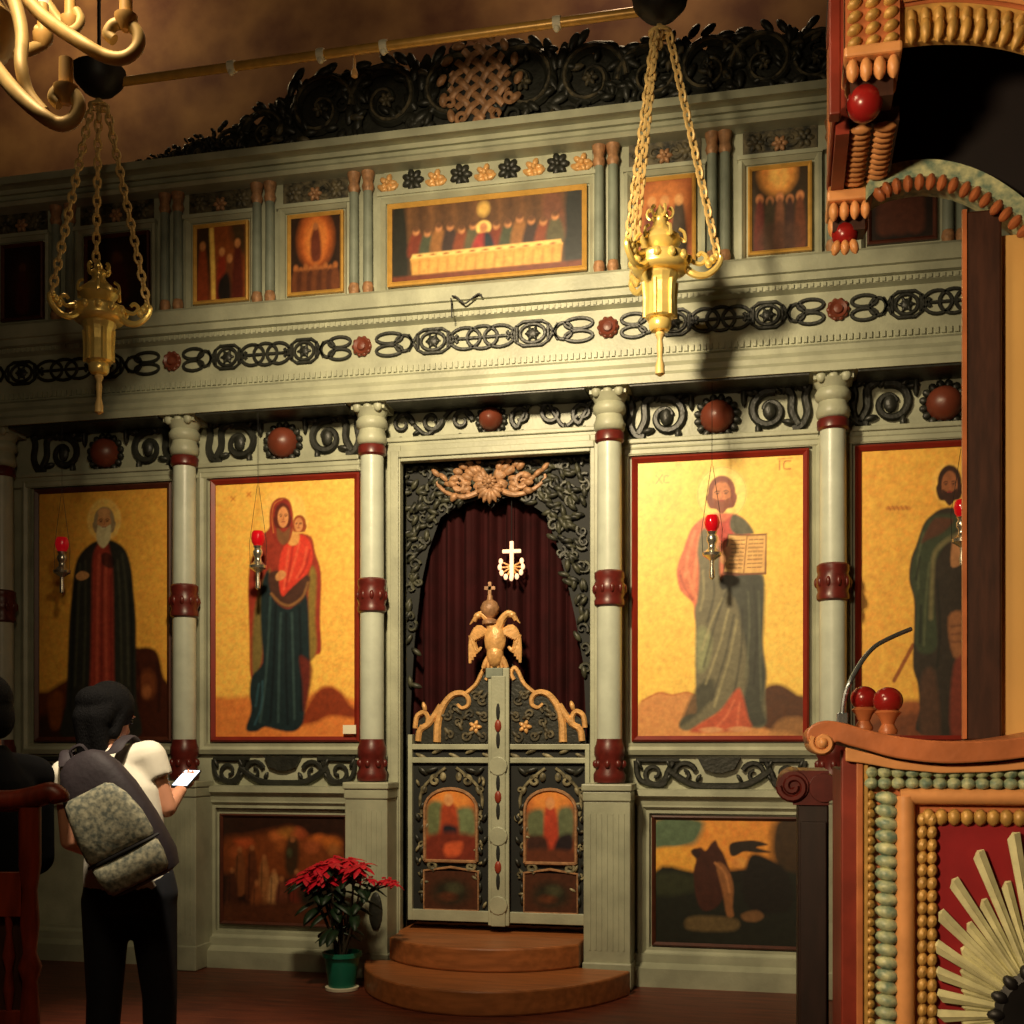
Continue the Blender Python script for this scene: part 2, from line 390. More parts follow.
# ---------------- columns
def column(px, hw, shaftmat='shaft', ped=(24,)):
    y = -.15; r = hw / 1200 * 7.3; x = PX(px, y)
    cz = lambda py: PZ(py, y - r)
    col = obj('column', MB().lathe([(r, cz(740)), (r * 1.0, cz(610)), (r * 1.0, cz(572)), (r * .96, cz(446))], (x, y, 0), 24), shaftmat, ico, smooth=True)
    b = MB().lathe([(r * 1.02, cz(447)), (r * 1.18, cz(445)), (r * 1.18, cz(438)), (r * 1.05, cz(436))], (x, y, 0), 24)
    obj('neck_ring', b, 'maroon', col, smooth=True)
    b = MB().lathe([(r * 1.02, cz(436)), (r * 1.2, cz(434)), (r * 1.28, cz(429)), (r * 1.12, cz(424)), (r * 1.06, cz(420)), (r * 1.3, cz(417)), (r * 1.34, cz(412)), (r * 1.15, cz(408)), (r * 1.35, cz(403)), (r * 1.5, cz(400))], (x, y, 0), 24)
    w = r * 1.45
    b.box(x - w, x + w, y - w * .75, y + w, cz(401), zBand - .002)
    b.box(x - w * 1.12, x + w * 1.12, y - w * .85, y + w, cz(396), zBand - .002)
    for k in (-1, 0, 1): b.ell((x + k * w * .62, y - w * .8, cz(399)), w * .26, w * .2, w * .3)
    obj('capital', b, 'paint', col, smooth=True)
    b = MB()
    for i in range(3): pass
    b.lathe([(r * 1.02, cz(609)), (r * 1.2, cz(607)), (r * 1.22, cz(603)), (r * 1.12, cz(600)), (r * 1.26, cz(594)), (r * 1.28, cz(588)), (r * 1.12, cz(583)), (r * 1.2, cz(580)), (r * 1.2, cz(575)), (r * 1.02, cz(573))], (x, y, 0), 24)
    for k in range(10): q = 2 * PI * k / 10; b.ell((x + math.cos(q) * r * 1.2, y + math.sin(q) * r * 1.2, cz(591)), r * .2, r * .2, r * .4, n=8, m=5)
    obj('middle_ring', b, 'maroon', col, smooth=True)
    b = MB().lathe([(r * 1.22, cz(782)), (r * 1.28, cz(779)), (r * 1.28, cz(774)), (r * 1.12, cz(770)), (r * 1.12, cz(758)), (r * 1.22, cz(755)), (r * 1.22, cz(748)), (r * 1.08, cz(744)), (r * 1.02, cz(739))], (x, y, 0), 24)
    for k in range(8): q = 2 * PI * k / 8; b.ell((x + math.cos(q) * r * 1.12, y + math.sin(q) * r * 1.12, cz(764)), r * .25, r * .2, r * .35, n=8, m=5)
    obj('foot_ring', b, 'maroon', col, smooth=True)
    # pedestal
    w = r * 1.85; p = obj('pedestal', MB().box(x - w, x + w, y - r * 1.5, -.001, 0, cz(800)), 'paint', ico, bevel=.006)
    b = MB(); b.box(x - w * 1.08, x + w * 1.08, y - r * 1.75, -.028, cz(790), cz(783)); b.box(x - w * 1.04, x + w * 1.04, y - r * 1.62, -.028, cz(800), cz(790))
    obj('pedestal_cap', b, 'paint', p, bevel=.008)
    b = MB(); b.box(x - w * 1.05, x + w * 1.05, y - r * 1.66, -.001, 0.001, cz(957)); obj('pedestal_foot', b, 'paint', p, bevel=.008)
    b = MB()
    for k in range(7): xx = x - w * .72 + w * 1.44 * k / 6; b.box(xx - w * .03, xx + w * .03, y - r * 1.5 - .004, y - r * 1.5 + .004, cz(945), cz(812))
    obj('pedestal_reeding', b, 'paint', p)
    return p
COLS = [(2, 12.2), (184.5, 12.3), (372, 12.3), (609.5, 12.4), (833, 12.6), (1068, 13)]
peds = [column(px, hw) for px, hw in COLS]
b = MB(); x = PX(371, -.27); z = PZ(915, -.27)
b.ell((x + .03, -.27, z), .045, .012, .12); obj('dark_oval', b, 'carve', peds[2], smooth=True)  # plain dark oval on the pedestal face
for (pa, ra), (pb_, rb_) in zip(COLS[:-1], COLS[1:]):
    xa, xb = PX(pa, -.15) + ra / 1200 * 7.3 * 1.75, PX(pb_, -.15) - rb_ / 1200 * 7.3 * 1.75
    obj('soffit_or_shade_board', MB().box(xa, xb, -.266, -.001, zBand - .014, zBand - .0005), 'carve', ico, bevel=.003)  # dark board added to stand in for the shade under the cornice
# ---------------- bay helpers
def scroll_set(mb, cx, cz, w, h, y, r, mirror=1):
    """one S-scroll with an inner bud, drawn in a w x h box centred at cx,cz"""
    s = mirror
    pts = spiral(cx, cz - .02 * h, y, h * .12, h * .42, .3 if s > 0 else PI - .3, 1.25 * s, 24)
    mb.tube(pts, [r * (.55 + .5 * i / 24) for i in range(25)], n=6, flat=.8, up=UY)
    mb.ell((cx, y, cz - .02 * h), h * .14, r * .9, h * .2, n=8, m=6)
def leaf(mb, x, z, y, ang, L, w, d):
    m = Matrix.Rotation(-ang, 3, 'Y')
    mb.ell((x + math.cos(ang) * L / 2, y, z + math.sin(ang) * L / 2), L / 2, d, w / 2, n=8, m=6, mat=m)
def bay_frieze(x0, x1, kind, bx=None):
    z0, z1 = PZ(434), PZ(403); y = -.02
    zc = (z0 + z1) / 2; h = z1 - z0
    if kind == 'side': z0 = PZ(449); zc = (z0 + z1) / 2; h = z1 - z0
    b = MB()
    cx = (x0 + x1) / 2 if bx is None else bx
    R = h * (.36 if kind == 'side' else .4)
    rt = h * (.092 if kind == 'side' else .085)
    # band under the cornice and the dark petals round the boss
    b.tube([(x0, y, z1 + h * .1), (x1, y, z1 + h * .1)], rt * 1.5, flat=.5, up=UY)
    for k in range(16): a = 2 * PI * k / 16 + .2; leaf(b, cx + math.cos(a) * R * .86, zc - h * (.12 if kind == 'side' else .07) + math.sin(a) * R * .86, y, a, R * .5, R * .44, rt * .8)
    for s in (-1, 1):
        if kind == 'side':
            half = (x1 - x0) / 2
            ex = cx + s * half
            scx = cx + s * half * .55
            scroll_set(b, scx, zc - h * .03, h, h * .98, y, rt, -s)
            # long branch flowing over the scroll from the boss to the outer leaf
            b.tube(catmull([(cx + s * R * 1.1, y, zc + h * .45), (cx + s * R * 1.8, y, zc + h * .42), (scx, y, zc + h * .46), (scx + s * h * .42, y, zc + h * .3), (scx + s * h * .45, y, zc - h * .1), (scx + s * h * .6, y, zc - h * .4)], 5), rt * .95, flat=.8, up=UY)
            b.tube(catmull([(ex - s * h * .05, y, zc + h * .45), (ex - s * h * .14, y, zc + h * .2), (ex - s * h * .1, y, zc - h * .15), (ex - s * h * .22, y, zc - h * .4), (ex - s * h * .4, y, zc - h * .45)], 5), rt * .95, flat=.8, up=UY)
            for a, q in ((.8, .5), (2.2, .4), (-.9, .55), (-2.2, .5), (1.5, .7)):
                leaf(b, scx + math.cos(a) * h * .4, zc + math.sin(a) * h * .36, y, a + s * .7, h * .3, h * .13, rt)
            for q in range(9): leaf(b, cx + s * half * (.3 + .075 * q), zc + h * (.36 + .1 * math.sin(q * 2.3)), y, PI / 2 + s * (q % 3 - 1) * .8, h * .24, h * .12, rt)
            leaf(b, cx + s * R * 1.5, zc + h * .05, y, PI / 2, h * .5, h * .13, rt)
            leaf(b, cx + s * R * .3, zc + h * .42, y, PI / 2 + s * .7, h * .22, h * .16, rt)
            leaf(b, ex - s * h * .12, zc + h * .3, y, PI / 2 + s * .3, h * .2, h * .2, rt)
        else:
            half = (x1 - x0) / 2 - R * 1.15
            n = 3
            for i in range(n):
                sx = cx + s * (R * 1.2 + half * (i + .5) / n)
                up_ = 1 if i % 2 == 0 else -1
                pts = spiral(sx, zc - up_ * h * .03, y, h * .1, h * .36, (PI if s > 0 else 0) + up_ * .6, 1.1 * s * up_, 20)
                b.tube(pts, [rt * (.6 + .5 * k / 20) for k in range(21)], n=6, flat=.8, up=UY)
                ex = pts[-1]
                b.tube(catmull([ex, (ex[0] + s * half / n * .5, y, zc + up_ * h * .42), (ex[0] + s * half / n * .95, y, zc + up_ * h * .1)], 5), rt * .8, flat=.8, up=UY)
                leaf(b, sx + s * half / n * .4, zc + up_ * h * .3, y, 1.2 * up_ + (0 if s > 0 else PI / 2 * up_), h * .28, h * .13, rt)
                leaf(b, sx, zc - up_ * h * .45, y, PI / 2 * -up_ + .6 * s, h * .14, h * .16, rt)
    sc = obj('frieze_scrollwork', b, 'carve', ico, smooth=True)
    zq = zc - h * (.12 if kind == 'side' else .07)
    bm = MB().lathe([(R * .98, 0), (R * .98, .012), (R * .85, .05), (R * .5, .085), (.002, .098)], (cx, -.02, zq), 20, mat=Matrix.Rotation(PI / 2, 3, 'X'))
    obj('boss', bm, 'ball', sc, smooth=True)
    b = MB().box(x0 - .02, x1 + .02, -.04, 0, PZ(464) if kind == 'side' else PZ(456), z0 - .0)
    b.box(x0 - .02, x1 + .02, -.055, 0, z0 - .03, z0)
    obj('frieze_sill', b, 'paint', ico, bevel=.006)
BAYS = [(18, 170, 103), (200, 358, 281), (628, 815, 717), (850, 1048, 945)]
for a, c, m in BAYS: bay_frieze(PX(a), PX(c), 'side', PX(m, -.05))
bay_frieze(PX(388), PX(597), 'mid', PX(490, -.05))
bay_frieze(PX(-170), PX(-14), 'side')
# icon surrounds, strips, lower frames
zI0, zI1 = PZ(741), PZ(467)
def bay_body(xa, xb, lx0, lx1, strip=True):
    X0, X1 = PX(xa), PX(xb)
    g = .015
    b = MB().frame(X0 - .095, X1 + .095, zI0 - .085, zI1 + .085, [(0, .0), (0, -.03), (.03, -.045), (.05, -.03), (.07, -.035), (.0701, .0)])
    obj('icon_surround', b, 'paint', ico)
    # carved strip
    za, zb = PZ(786), PZ(757); zc = (za + zb) / 2; h = zb - za; xc = (X0 + X1) / 2; hw = (X1 - X0) / 2 * .96
    b = MB(); y = -.02; r = h * .09
    b.prism([(xc - h * .7, zb), (xc + h * .7, zb), (xc + h * .5, zc + h * .12), (xc + h * .15, zc), (xc - h * .15, zc), (xc - h * .5, zc + h * .12)], y - .015, 0)
    b.tube(catmull([(xc - h * 1.7, y, zc + h * .1), (xc - h * .9, y, za + h * .12), (xc, y, za + h * .05), (xc + h * .9, y, za + h * .12), (xc + h * 1.7, y, zc + h * .1)], 6), r * 1.3, flat=.7, up=UY)
    for s in (-1, 1):
        b.tube([(xc + s * h * 1.3, y, zb - r), (xc + s * hw, y, zb - r)], r * .9, flat=.6, up=UY)
        for k, (fx, st) in enumerate(((.42, 1), (.78, -1))):
            cx = xc + s * hw * fx
            b.tube(spiral(cx, zc - h * .04, y, h * .1, h * .4, PI / 2 if st > 0 else -PI / 2, 1.2 * s * st, 20), [r * (.6 + .45 * i / 20) for i in range(21)], flat=.7, up=UY)
            leaf(b, cx + s * h * .4, zc + h * .1, y, PI / 2 - s * .5, h * .4, h * .14, r); leaf(b, cx - s * h * .4, zc - h * .3, y, PI / 2 + s * .6, h * .3, h * .14, r)
        b.tube(catmull([(xc + s * hw * .55, y, zb - h * .15), (xc + s * hw * .62, y, zc), (xc + s * hw * .68, y, za + h * .08), (xc + s * hw * .95, y, za + h * .25), (xc + s * hw, y, zb - h * .1)], 5), r, flat=.7, up=UY)
    obj('carved_strip', b, 'carve', ico, smooth=True)
    if lx0 is not None:
        b = MB().frame(PX(lx0) - .1, PX(lx1) + .1, PZ(951), PZ(800), [(0, 0), (0, -.05), (.03, -.05), (.05, -.03), (.068, -.03), (.0681, 0)])
        obj('lower_surround', b, 'paint', ico)
        b = MB().profile([(0, PZ(803)), (-.05, PZ(803)), (-.06, PZ(797)), (-.09, PZ(794)), (-.09, PZ(788)), (0, PZ(787))], X0 - .1, X1 + .1)
        obj('lower_ledge', b, 'paint', ico)
bay_body(36, 171, 36, 150); bay_body(212, 359, 222, 346); bay_body(633, 808, 655, 799); bay_body(856, 1042, 876, 1020)
# doorway frame
b = MB()
z0 = 0
b.box(PX(387, -.06), OX0 + .0, -.06, .07, 0.0, PZ(440, -.06)); b.box(OX1, PX(602, -.06), -.06, .07, 0.0, PZ(440, -.06)); b.box(OX0, OX1, -.06, .07, zDoorTop, PZ(440, -.06))
b.box(PX(390, -.075), PX(398, -.075), -.075, -.06, 0.001, PZ(446, -.06)); b.box(PX(594, -.075), PX(599, -.075), -.075, -.06, 0.001, PZ(446, -.06)); b.box(PX(398, -.075), PX(594, -.075), -.075, -.06, PZ(453, -.06), PZ(446, -.06))
obj('doorway_frame', b, 'paint', ico, bevel=.005)
# ---------------- frieze chain
def chain(xa, xb):
    b = MB(); y = -.158; z0, z1 = PZ(350, y), PZ(323, y); zc = (z0 + z1) / 2; h = z1 - z0; r = h * .068; L = xb - xa
    def el(fx, rx, rz, dz=0): b.tube(ring(xa + L * fx, zc + dz, y, rx, rz), r, n=6, flat=.8, up=UY, closed=True)
    for s in (0, 1):
        f = lambda q: q if s == 0 else 1 - q
        for dz in (-1, 1): el(f(.115), L * .055, h * .2, dz * h * .23)
        el(f(.175), L * .035, h * .3)
        b.tube([(xa + L * f(.195), y, zc + h * .3), (xa + L * f(.235), y, zc - h * .3)], r, flat=.8, up=UY); b.tube([(xa + L * f(.195), y, zc - h * .3), (xa + L * f(.235), y, zc + h * .3)], r, flat=.8, up=UY)
        x0, x1 = xa + L * f(.235), xa + L * f(.36); c = .2 * (x1 - x0)
        b.tube([(x0, y, zc - h * .3), (x0 + c, y, zc - h * .44), (x1 - c, y, zc - h * .44), (x1, y, zc - h * .3), (x1, y, zc + h * .3), (x1 - c, y, zc + h * .44), (x0 + c, y, zc + h * .44), (x0, y, zc + h * .3)], r, flat=.8, up=UY, closed=True)
        el(f(.2975), L * .05, h * .34)
        b.ell(((x0 + x1) / 2, y, zc), L * .026, r * 1.2, h * .2, n=10, m=6)
        for q in range(6): leaf(b, (x0 + x1) / 2, zc, y, q * PI / 3, h * .3, h * .12, r)
        b.tube([(xa + L * f(.36), y, zc + h * .3), (xa + L * f(.4), y, zc - h * .15)], r, flat=.8, up=UY); b.tube([(xa + L * f(.36), y, zc - h * .3), (xa + L * f(.4), y, zc + h * .15)], r, flat=.8, up=UY)
        el(f(.43), L * .062, h * .4)
    el(.5, L * .062, h * .42)
    b.tube([(xa + L * .4, y, zc), (xa + L * .6, y, zc)], r * .9, flat=.8, up=UY)
    obj('chain_ornament', b, 'carve', ico, smooth=True)
RO = [-40, 172, 362, 608, 838, 1075]
for a, c in zip(RO[:-1], RO[1:]): chain(PX(a, -.16), PX(c, -.16))
for a in RO[1:-1]:
    x = PX(a, -.16); z = PZ(336.5, -.16); R = .062; b = MB()
    b.lathe([(R, 0), (R, .012), (R * .8, .03), (R * .5, .02), (R * .4, .035), (.001, .04)], (x, -.15, z), 16, mat=Matrix.Rotation(PI / 2, 3, 'X'))
    for k in range(10): q = 2 * PI * k / 10; b.ell((x + math.cos(q) * R * .82, -.165, z + math.sin(q) * R * .82), R * .26, .01, R * .26, n=8, m=5)
    obj('rosette', b, 'ball', ico, smooth=True)
# ---------------- upper tier: small twin colonettes, flower strip, surrounds
for (pa, pb) in ((56, 70), (165, 178), (257, 270), (354, 368), (599, 613), (712, 725), (832, 846), (948, 962)):
    y = -.14; r = .031; za, zb = PZ(298, y), PZ(156, y)
    for p in (pa, pb):
        x = PX(p, y)
        c = obj('colonette', MB().lathe([(r, za + .16), (r * .92, zb - .14)], (x, y, 0), 14), 'blue', ico, smooth=True)
        obj('gilded_base', MB().lathe([(r * .7, za - .03), (r * 1.25, za), (r * 1.25, za + .05), (r * .9, za + .08), (r * 1.2, za + .13), (r * .95, za + .16)], (x, y, 0), 14), 'copper', c, smooth=True)
        obj('gilded_capital', MB().lathe([(r * .95, zb - .14), (r * 1.3, zb - .11), (r * 1.0, zb - .08), (r * 1.35, zb - .03), (r * 1.4, zb)], (x, y, 0), 14), 'copper', c, smooth=True)
UPS = [(2, 44, 'a'), (85, 150, 'a'), (194, 249, 'b'), (288, 344, 'c'), (634, 696, 'd'), (748, 812, 'e'), (867, 937, 'f')]
zu0, zu1 = PZ(280, -.1), PZ(196, -.1)
def flower(b, x, z, y, R, d=.016, n=6):
    for k in range(n): a = 2 * PI * k / n; leaf(b, x, z, y, a, R, R * .6, d)
    b.ell((x, y - d * .5, z), R * .3, d * 1.2, R * .3, n=10, m=6)
for (pa, pb, _) in UPS:
    X0, X1 = PX(pa, -.1), PX(pb, -.1)
    b = MB().frame(X0 - .055, X1 + .055, zu0 - .06, zu1 + .055, [(0, -.1), (0, -.135), (.02, -.14), (.04, -.115), (.0401, -.1)])
    b.box(X0 - .06, X1 + .06, -.15, -.1, PZ(190, -.1), PZ(186, -.1))
    obj('panel_surround', b, 'paint', ico)
    PEND = []; d = MB(); g = MB(); z = PZ(172, -.11); xc = (X0 + X1) / 2
    for k in (-1, 1):
        e_ = MB(); flower(e_, xc + k * (X1 - X0) * .38, z, -.11, .06); PEND.append((e_, 'carve_mid')); d.tube(spiral(xc + k * (X1 - X0) * .16, z, -.11, .012, .05, 0, 1.2 * k), .012, flat=.8, up=UY)
    d.box(X0 - .03, X1 + .03, -.108, -.1, PZ(186, -.1), PZ(160, -.1))
    flower(g, xc, z - .02, -.115, .05)
    s_ = obj('flower_strip', d, 'carve_mid', ico, smooth=True); obj('gilded_flower', g, 'copper', s_, smooth=True)
    for e_, m_ in PEND: obj('dark_flower', e_, m_, s_, smooth=True)
CX0, CX1 = PX(388, -.12), PX(587, -.12); zc0, zc1 = PZ(279, -.12), PZ(195, -.12)
b = MB().frame(CX0 - .065, CX1 + .065, zc0 - .06, zc1 + .06, [(0, -.1), (0, -.145), (.025, -.15), (.05, -.12), (.0501, -.1)])
b.box(CX0 - .06, CX1 + .06, -.16, -.1, PZ(189, -.1), PZ(185, -.1))
obj('panel_surround', b, 'paint', ico)
d = MB().box(CX0 - .03, CX1 + .03, -.106, -.1, PZ(184, -.1), PZ(161, -.1)); s_ = obj('flower_strip', d, 'paint', ico)
for k, px in enumerate((388, 413, 436, 461, 485, 509, 534, 558, 582)):
    x = PX(px, -.11); z = PZ(172, -.11); g = MB()
    if k % 2: flower(g, x, z, -.115, .075, .02, 7); obj('dark_flower', g, 'carve', s_, smooth=True)
    else:
        flower(g, x, z - .005, -.115, .062, .02, 5); leaf(g, x, z - .05, -.112, .5, .08, .04, .015); leaf(g, x, z - .05, -.112, PI - .5, .08, .04, .015)
        obj('gilded_flower', g, 'gilt', s_, smooth=True)
# ---------------- crest: openwork of big scrolls rising toward the middle
def henv(px):
    xs = [120, 160, 200, 235, 262, 285, 300, 400, 480, 560, 620, 760, 850, 1000]; hs = [12, 22, 36, 46, 58, 78, 92, 96, 98, 96, 82, 78, 70, 60]
    return float(np.interp(px, xs, hs)) / 160
b = MB(); y = -.16
px = 128.0; R = random.Random(3)
pl = []
while px < 1010:
    w = abs(math.sin(px * .085)) * .16 + abs(math.sin(px * .23 + 1)) * .09
    pl.append((PX(px, y), ztop + henv(px) * (.7 + w))); px += 2.5
plate = MB().prism([(pl[0][0], ztop)] + pl + [(pl[-1][0], ztop)], y + .02, y + .05)
cr = obj('crest', plate, 'carve', ico)
def crest_piece(px, w, k):
    h = henv(px + w / 2); x = PX(px + w * .5, y); s = 1 if k % 2 else -1
    d = MB(); l = MB()
    cz = ztop + h * .5
    d.tube(spiral(x, cz, y, h * .06, h * .4, PI * .5 - s * 1.2, 1.45 * s, 30), [h * .035 + h * .04 * i / 30 for i in range(31)], flat=.8, up=UY)
    l.tube(spiral(x, cz, y - h * .05, h * .05, h * .4, PI * .5 - s * 1.2, 1.45 * s, 30), [h * .012 + h * .012 * i / 30 for i in range(31)], flat=.8, up=UY)
    n = 15
    for q in range(n):
        a = 2 * PI * q / n + R.random() * .3; rr = h * (.36 + .1 * R.random())
        leaf(d, x + math.cos(a) * rr, cz + math.sin(a) * rr * .95, y - R.random() * .02, a + s * (1.0 + .5 * R.random()), h * .22, h * .1, .02)
    for q in range(14):
        xx = x + (R.random() - .5) * w / 160 * 1.15; zz = ztop + h * (.04 + .82 * R.random())
        leaf(d if q % 5 else l, xx, zz, y - .01 - .02 * R.random(), R.random() * 6.3, h * .16, h * .075, .02)
    for q in range(3):
        xx = x + (R.random() - .5) * w / 160; zz = ztop + h * (.1 + .7 * R.random())
        d.tube(spiral(xx, zz, y - .015, h * .02, h * .1, R.random() * 6, 1.2 * s, 14), h * .02, flat=.8, up=UY)
    flower(l, x, cz, y - .01, h * .09, .02)
    sc_ = obj('crest_scroll', d, 'carve', cr, smooth=True); obj('worn_leaf', l, 'carve_mid', sc_, smooth=True)
px = 132.0; k = 0
while px < 1000:
    w = henv(px + 20) * .82 * 160
    crest_piece(px, w, k); px += w * .86; k += 1
# woven gilded boss in the middle of the crest
xo, zo = PX(480, -.2), PZ(82, -.2); rx, rz = .2, .235; b = MB()
for fam in (0, 1):
    for i in range(-5, 6):
        pts = []
        for j in range(25):
            t = (j / 24 - .5) * .72; o = i * .072
            X, Zz = (t + o) * .7071, (t - o) * .7071 * (1 if fam == 0 else -1)
            if (X / rx) ** 2 + (Zz / rz) ** 2 < 1:
                pts.append((xo + X, -.215 + .012 * math.cos(PI * t / .072 + (PI if (i + fam) % 2 else 0)), zo + Zz))
        if len(pts) > 2: b.tube(pts, .021, n=6, flat=.5, up=UY)
for q in range(5): a = -PI * (.15 + .7 * q / 4); b.tube(spiral(xo + math.cos(a) * rx * 1.05, zo + math.sin(a) * rz * 1.02, -.215, .01, .04, a, 1), .014, flat=.7, up=UY)
w = obj('woven_boss', b, 'copper', cr, smooth=True)
obj('woven_boss_backing', MB().ell((xo, -.18, zo), rx * 1.02, .02, rz * 1.02, n=24), 'ground', w, smooth=True)
b = MB()
for q in range(11):
    a = PI * (-.18 + 1.36 * q / 10); leaf(b, xo + math.cos(a) * rx * 1.12, zo + math.sin(a) * rz * 1.12, -.21, a + 1.2, .085, .05, .02)
obj('gilded_leaves', b, 'copper', w, smooth=True)
# ================================================================== ICONS (painted boards in frames, hung in the screen)
def folds(p, pts_list, col, wid=7, alpha=.55, soft=8):
    for q in pts_list: p.line(q, wid, col, soft, alpha)
def face(p, cx, cy, rx, ry, skin, hair, beard=None, halo=None, hr=2.1, turn=0.0, dark=(70, 36, 22)):
    if halo: p.ell(cx, cy, rx * hr, rx * hr, halo, 6, .75); p.ell(cx, cy, rx * hr * .92, rx * hr * .92, tuple(min(255, c + 8) for c in halo), 6, .6)
    p.ell(cx, cy - ry * .08, rx * 1.22, ry * 1.16, hair, 5)
    p.poly([(cx - rx * 1.2, cy), (cx - rx * 1.15, cy + ry * .9), (cx - rx * .6, cy + ry * 1.1), (cx + rx * .6, cy + ry * 1.1), (cx + rx * 1.15, cy + ry * .9), (cx + rx * 1.2, cy)], hair, 5)
    p.ell(cx + turn * rx, cy + ry * .1, rx * .82, ry * .95, skin, 4)
    c = cx + turn * rx * 1.3
    if beard: p.poly([(c - rx * .78, cy + ry * .35), (c - rx * .6, cy + ry * .95), (c, cy + ry * 1.45), (c + rx * .6, cy + ry * .95), (c + rx * .78, cy + ry * .35), (c + rx * .3, cy + ry * .5), (c, cy + ry * .45), (c - rx * .3, cy + ry * .5)], beard, 4)
    for s in (-1, 1):
        p.line([(c + s * rx * .2, cy - ry * .12), (c + s * rx * .42, cy - ry * .17), (c + s * rx * .6, cy - ry * .08)], rx * .1, dark, 3, .9)
        p.ell(c + s * rx * .38, cy + ry * .02, rx * .15, ry * .06, dark, 2.5, .95)
    p.line([(c + rx * .03, cy - ry * .05), (c + rx * .1, cy + ry * .3), (c - rx * .06, cy + ry * .33)], rx * .1, (170, 96, 62), 3, .8)
    p.line([(c - rx * .2, cy + ry * .54), (c, cy + ry * .51), (c + rx * .2, cy + ry * .54)], rx * .11, (150, 52, 44), 3, .9)
GOLD = (244, 192, 88)
def goldboard(b, res, base=GOLD):
    p = Paint(b, res, base); p.noise(.08, 14); return p
def big_icon(px0, px1, painter, res, frame, label, fr_w=.035, group=None, right=None):
    X0, X1 = PX(px0, -.02), PX(px1, -.02); z0, z1 = zI0 - .005, zI1 + .005
    t = thing('icon', label, 'icon', ((X0 + X1) / 2, -.02, z0))
    b = MB().frame(X0, X1, z0, z1, [(0, -.001), (0, -.035), (fr_w * .35, -.045), (fr_w, -.03), (fr_w + .0005, -.001)])
    obj('frame', b, frame, t)
    g = fr_w * .95
    painter(res).build('painted_panel', X0 + g, X1 - g, z0 + g, z1 - g, -.022, t)
    return t
def icon_elder(res):
    p = goldboard((72, 52, 592, 1000), res, (232, 168, 66))
    p.poly([(60, 840), (110, 820), (180, 780), (260, 760), (330, 780), (340, 1010), (60, 1010)], (92, 44, 20), 20)
    p.poly([(60, 930), (200, 880), (600, 860), (600, 1010), (60, 1010)], (52, 26, 14), 30)
    p.poly([(110, 850), (150, 820), (170, 850), (160, 960), (120, 960)], (140, 74, 30), 16, .7)
    p.poly([(452, 690), (480, 660), (530, 662), (556, 690), (575, 770), (600, 820), (600, 1000), (440, 1000)], (66, 28, 14), 14)
    p.ell(512, 800, 36, 56, (120, 62, 32), 18, .8); p.ell(508, 826, 18, 26, (168, 100, 56), 12, .7)
    p.line([(470, 720), (480, 800), (470, 900)], 12, (44, 18, 10), 12, .8); p.line([(548, 720), (560, 800), (556, 900)], 12, (44, 18, 10), 12, .8)
    p.ell(338, 165, 68, 82, (246, 206, 112), 10, .8); p.ell(338, 165, 60, 74, (236, 186, 92), 8, .7)
    robe = [(300, 246), (262, 270), (232, 306), (216, 360), (206, 450), (196, 560), (190, 700), (182, 880), (176, 1010), (470, 1010), (468, 860), (466, 700), (466, 560), (456, 440), (446, 350), (424, 284), (384, 250), (342, 240)]
    p.poly(robe, (40, 40, 34), 10)
    p.poly([(322, 250), (300, 280), (290, 340), (288, 500), (284, 700), (282, 1010), (384, 1010), (378, 760), (376, 520), (372, 360), (362, 290), (352, 254)], (150, 56, 42), 14)
    folds(p, [[(318, 300), (312, 480), (308, 900)], [(346, 300), (344, 520), (350, 900)]], (190, 86, 62), 12, .6)
    folds(p, [[(332, 320), (328, 560), (328, 960)], [(366, 380), (366, 600), (370, 900)]], (96, 30, 28), 8, .6)
    folds(p, [[(240, 330), (232, 520), (220, 800)], [(262, 320), (262, 560), (250, 940)], [(410, 300), (428, 460), (436, 800)], [(392, 320), (404, 520), (410, 940)]], (74, 74, 58), 9, .5)
    folds(p, [[(222, 400), (212, 620), (200, 900)], [(440, 400), (450, 620), (452, 900)]], (18, 20, 18), 10, .7)
    p.poly([(326, 300), (352, 290), (380, 320), (372, 350), (336, 340)], (30, 26, 22), 8, .8)
    p.poly([(224, 372), (246, 358), (272, 366), (276, 382), (250, 394), (228, 388)], (196, 142, 88), 5)
    face(p, 338, 168, 34, 44, (196, 138, 86), (150, 128, 92), (206, 196, 150))
    p.poly([(312, 190), (308, 240), (334, 272), (362, 240), (364, 190), (338, 206)], (206, 192, 144), 7)
    p.ell(338, 136, 26, 18, (200, 146, 92), 6)
    for x in (130, 150, 168): p.line([(x, 100), (x, 118)], 4, (150, 70, 30), 3, .5)
    p.noise(.14, 40); p.noise(.12, 70); return p
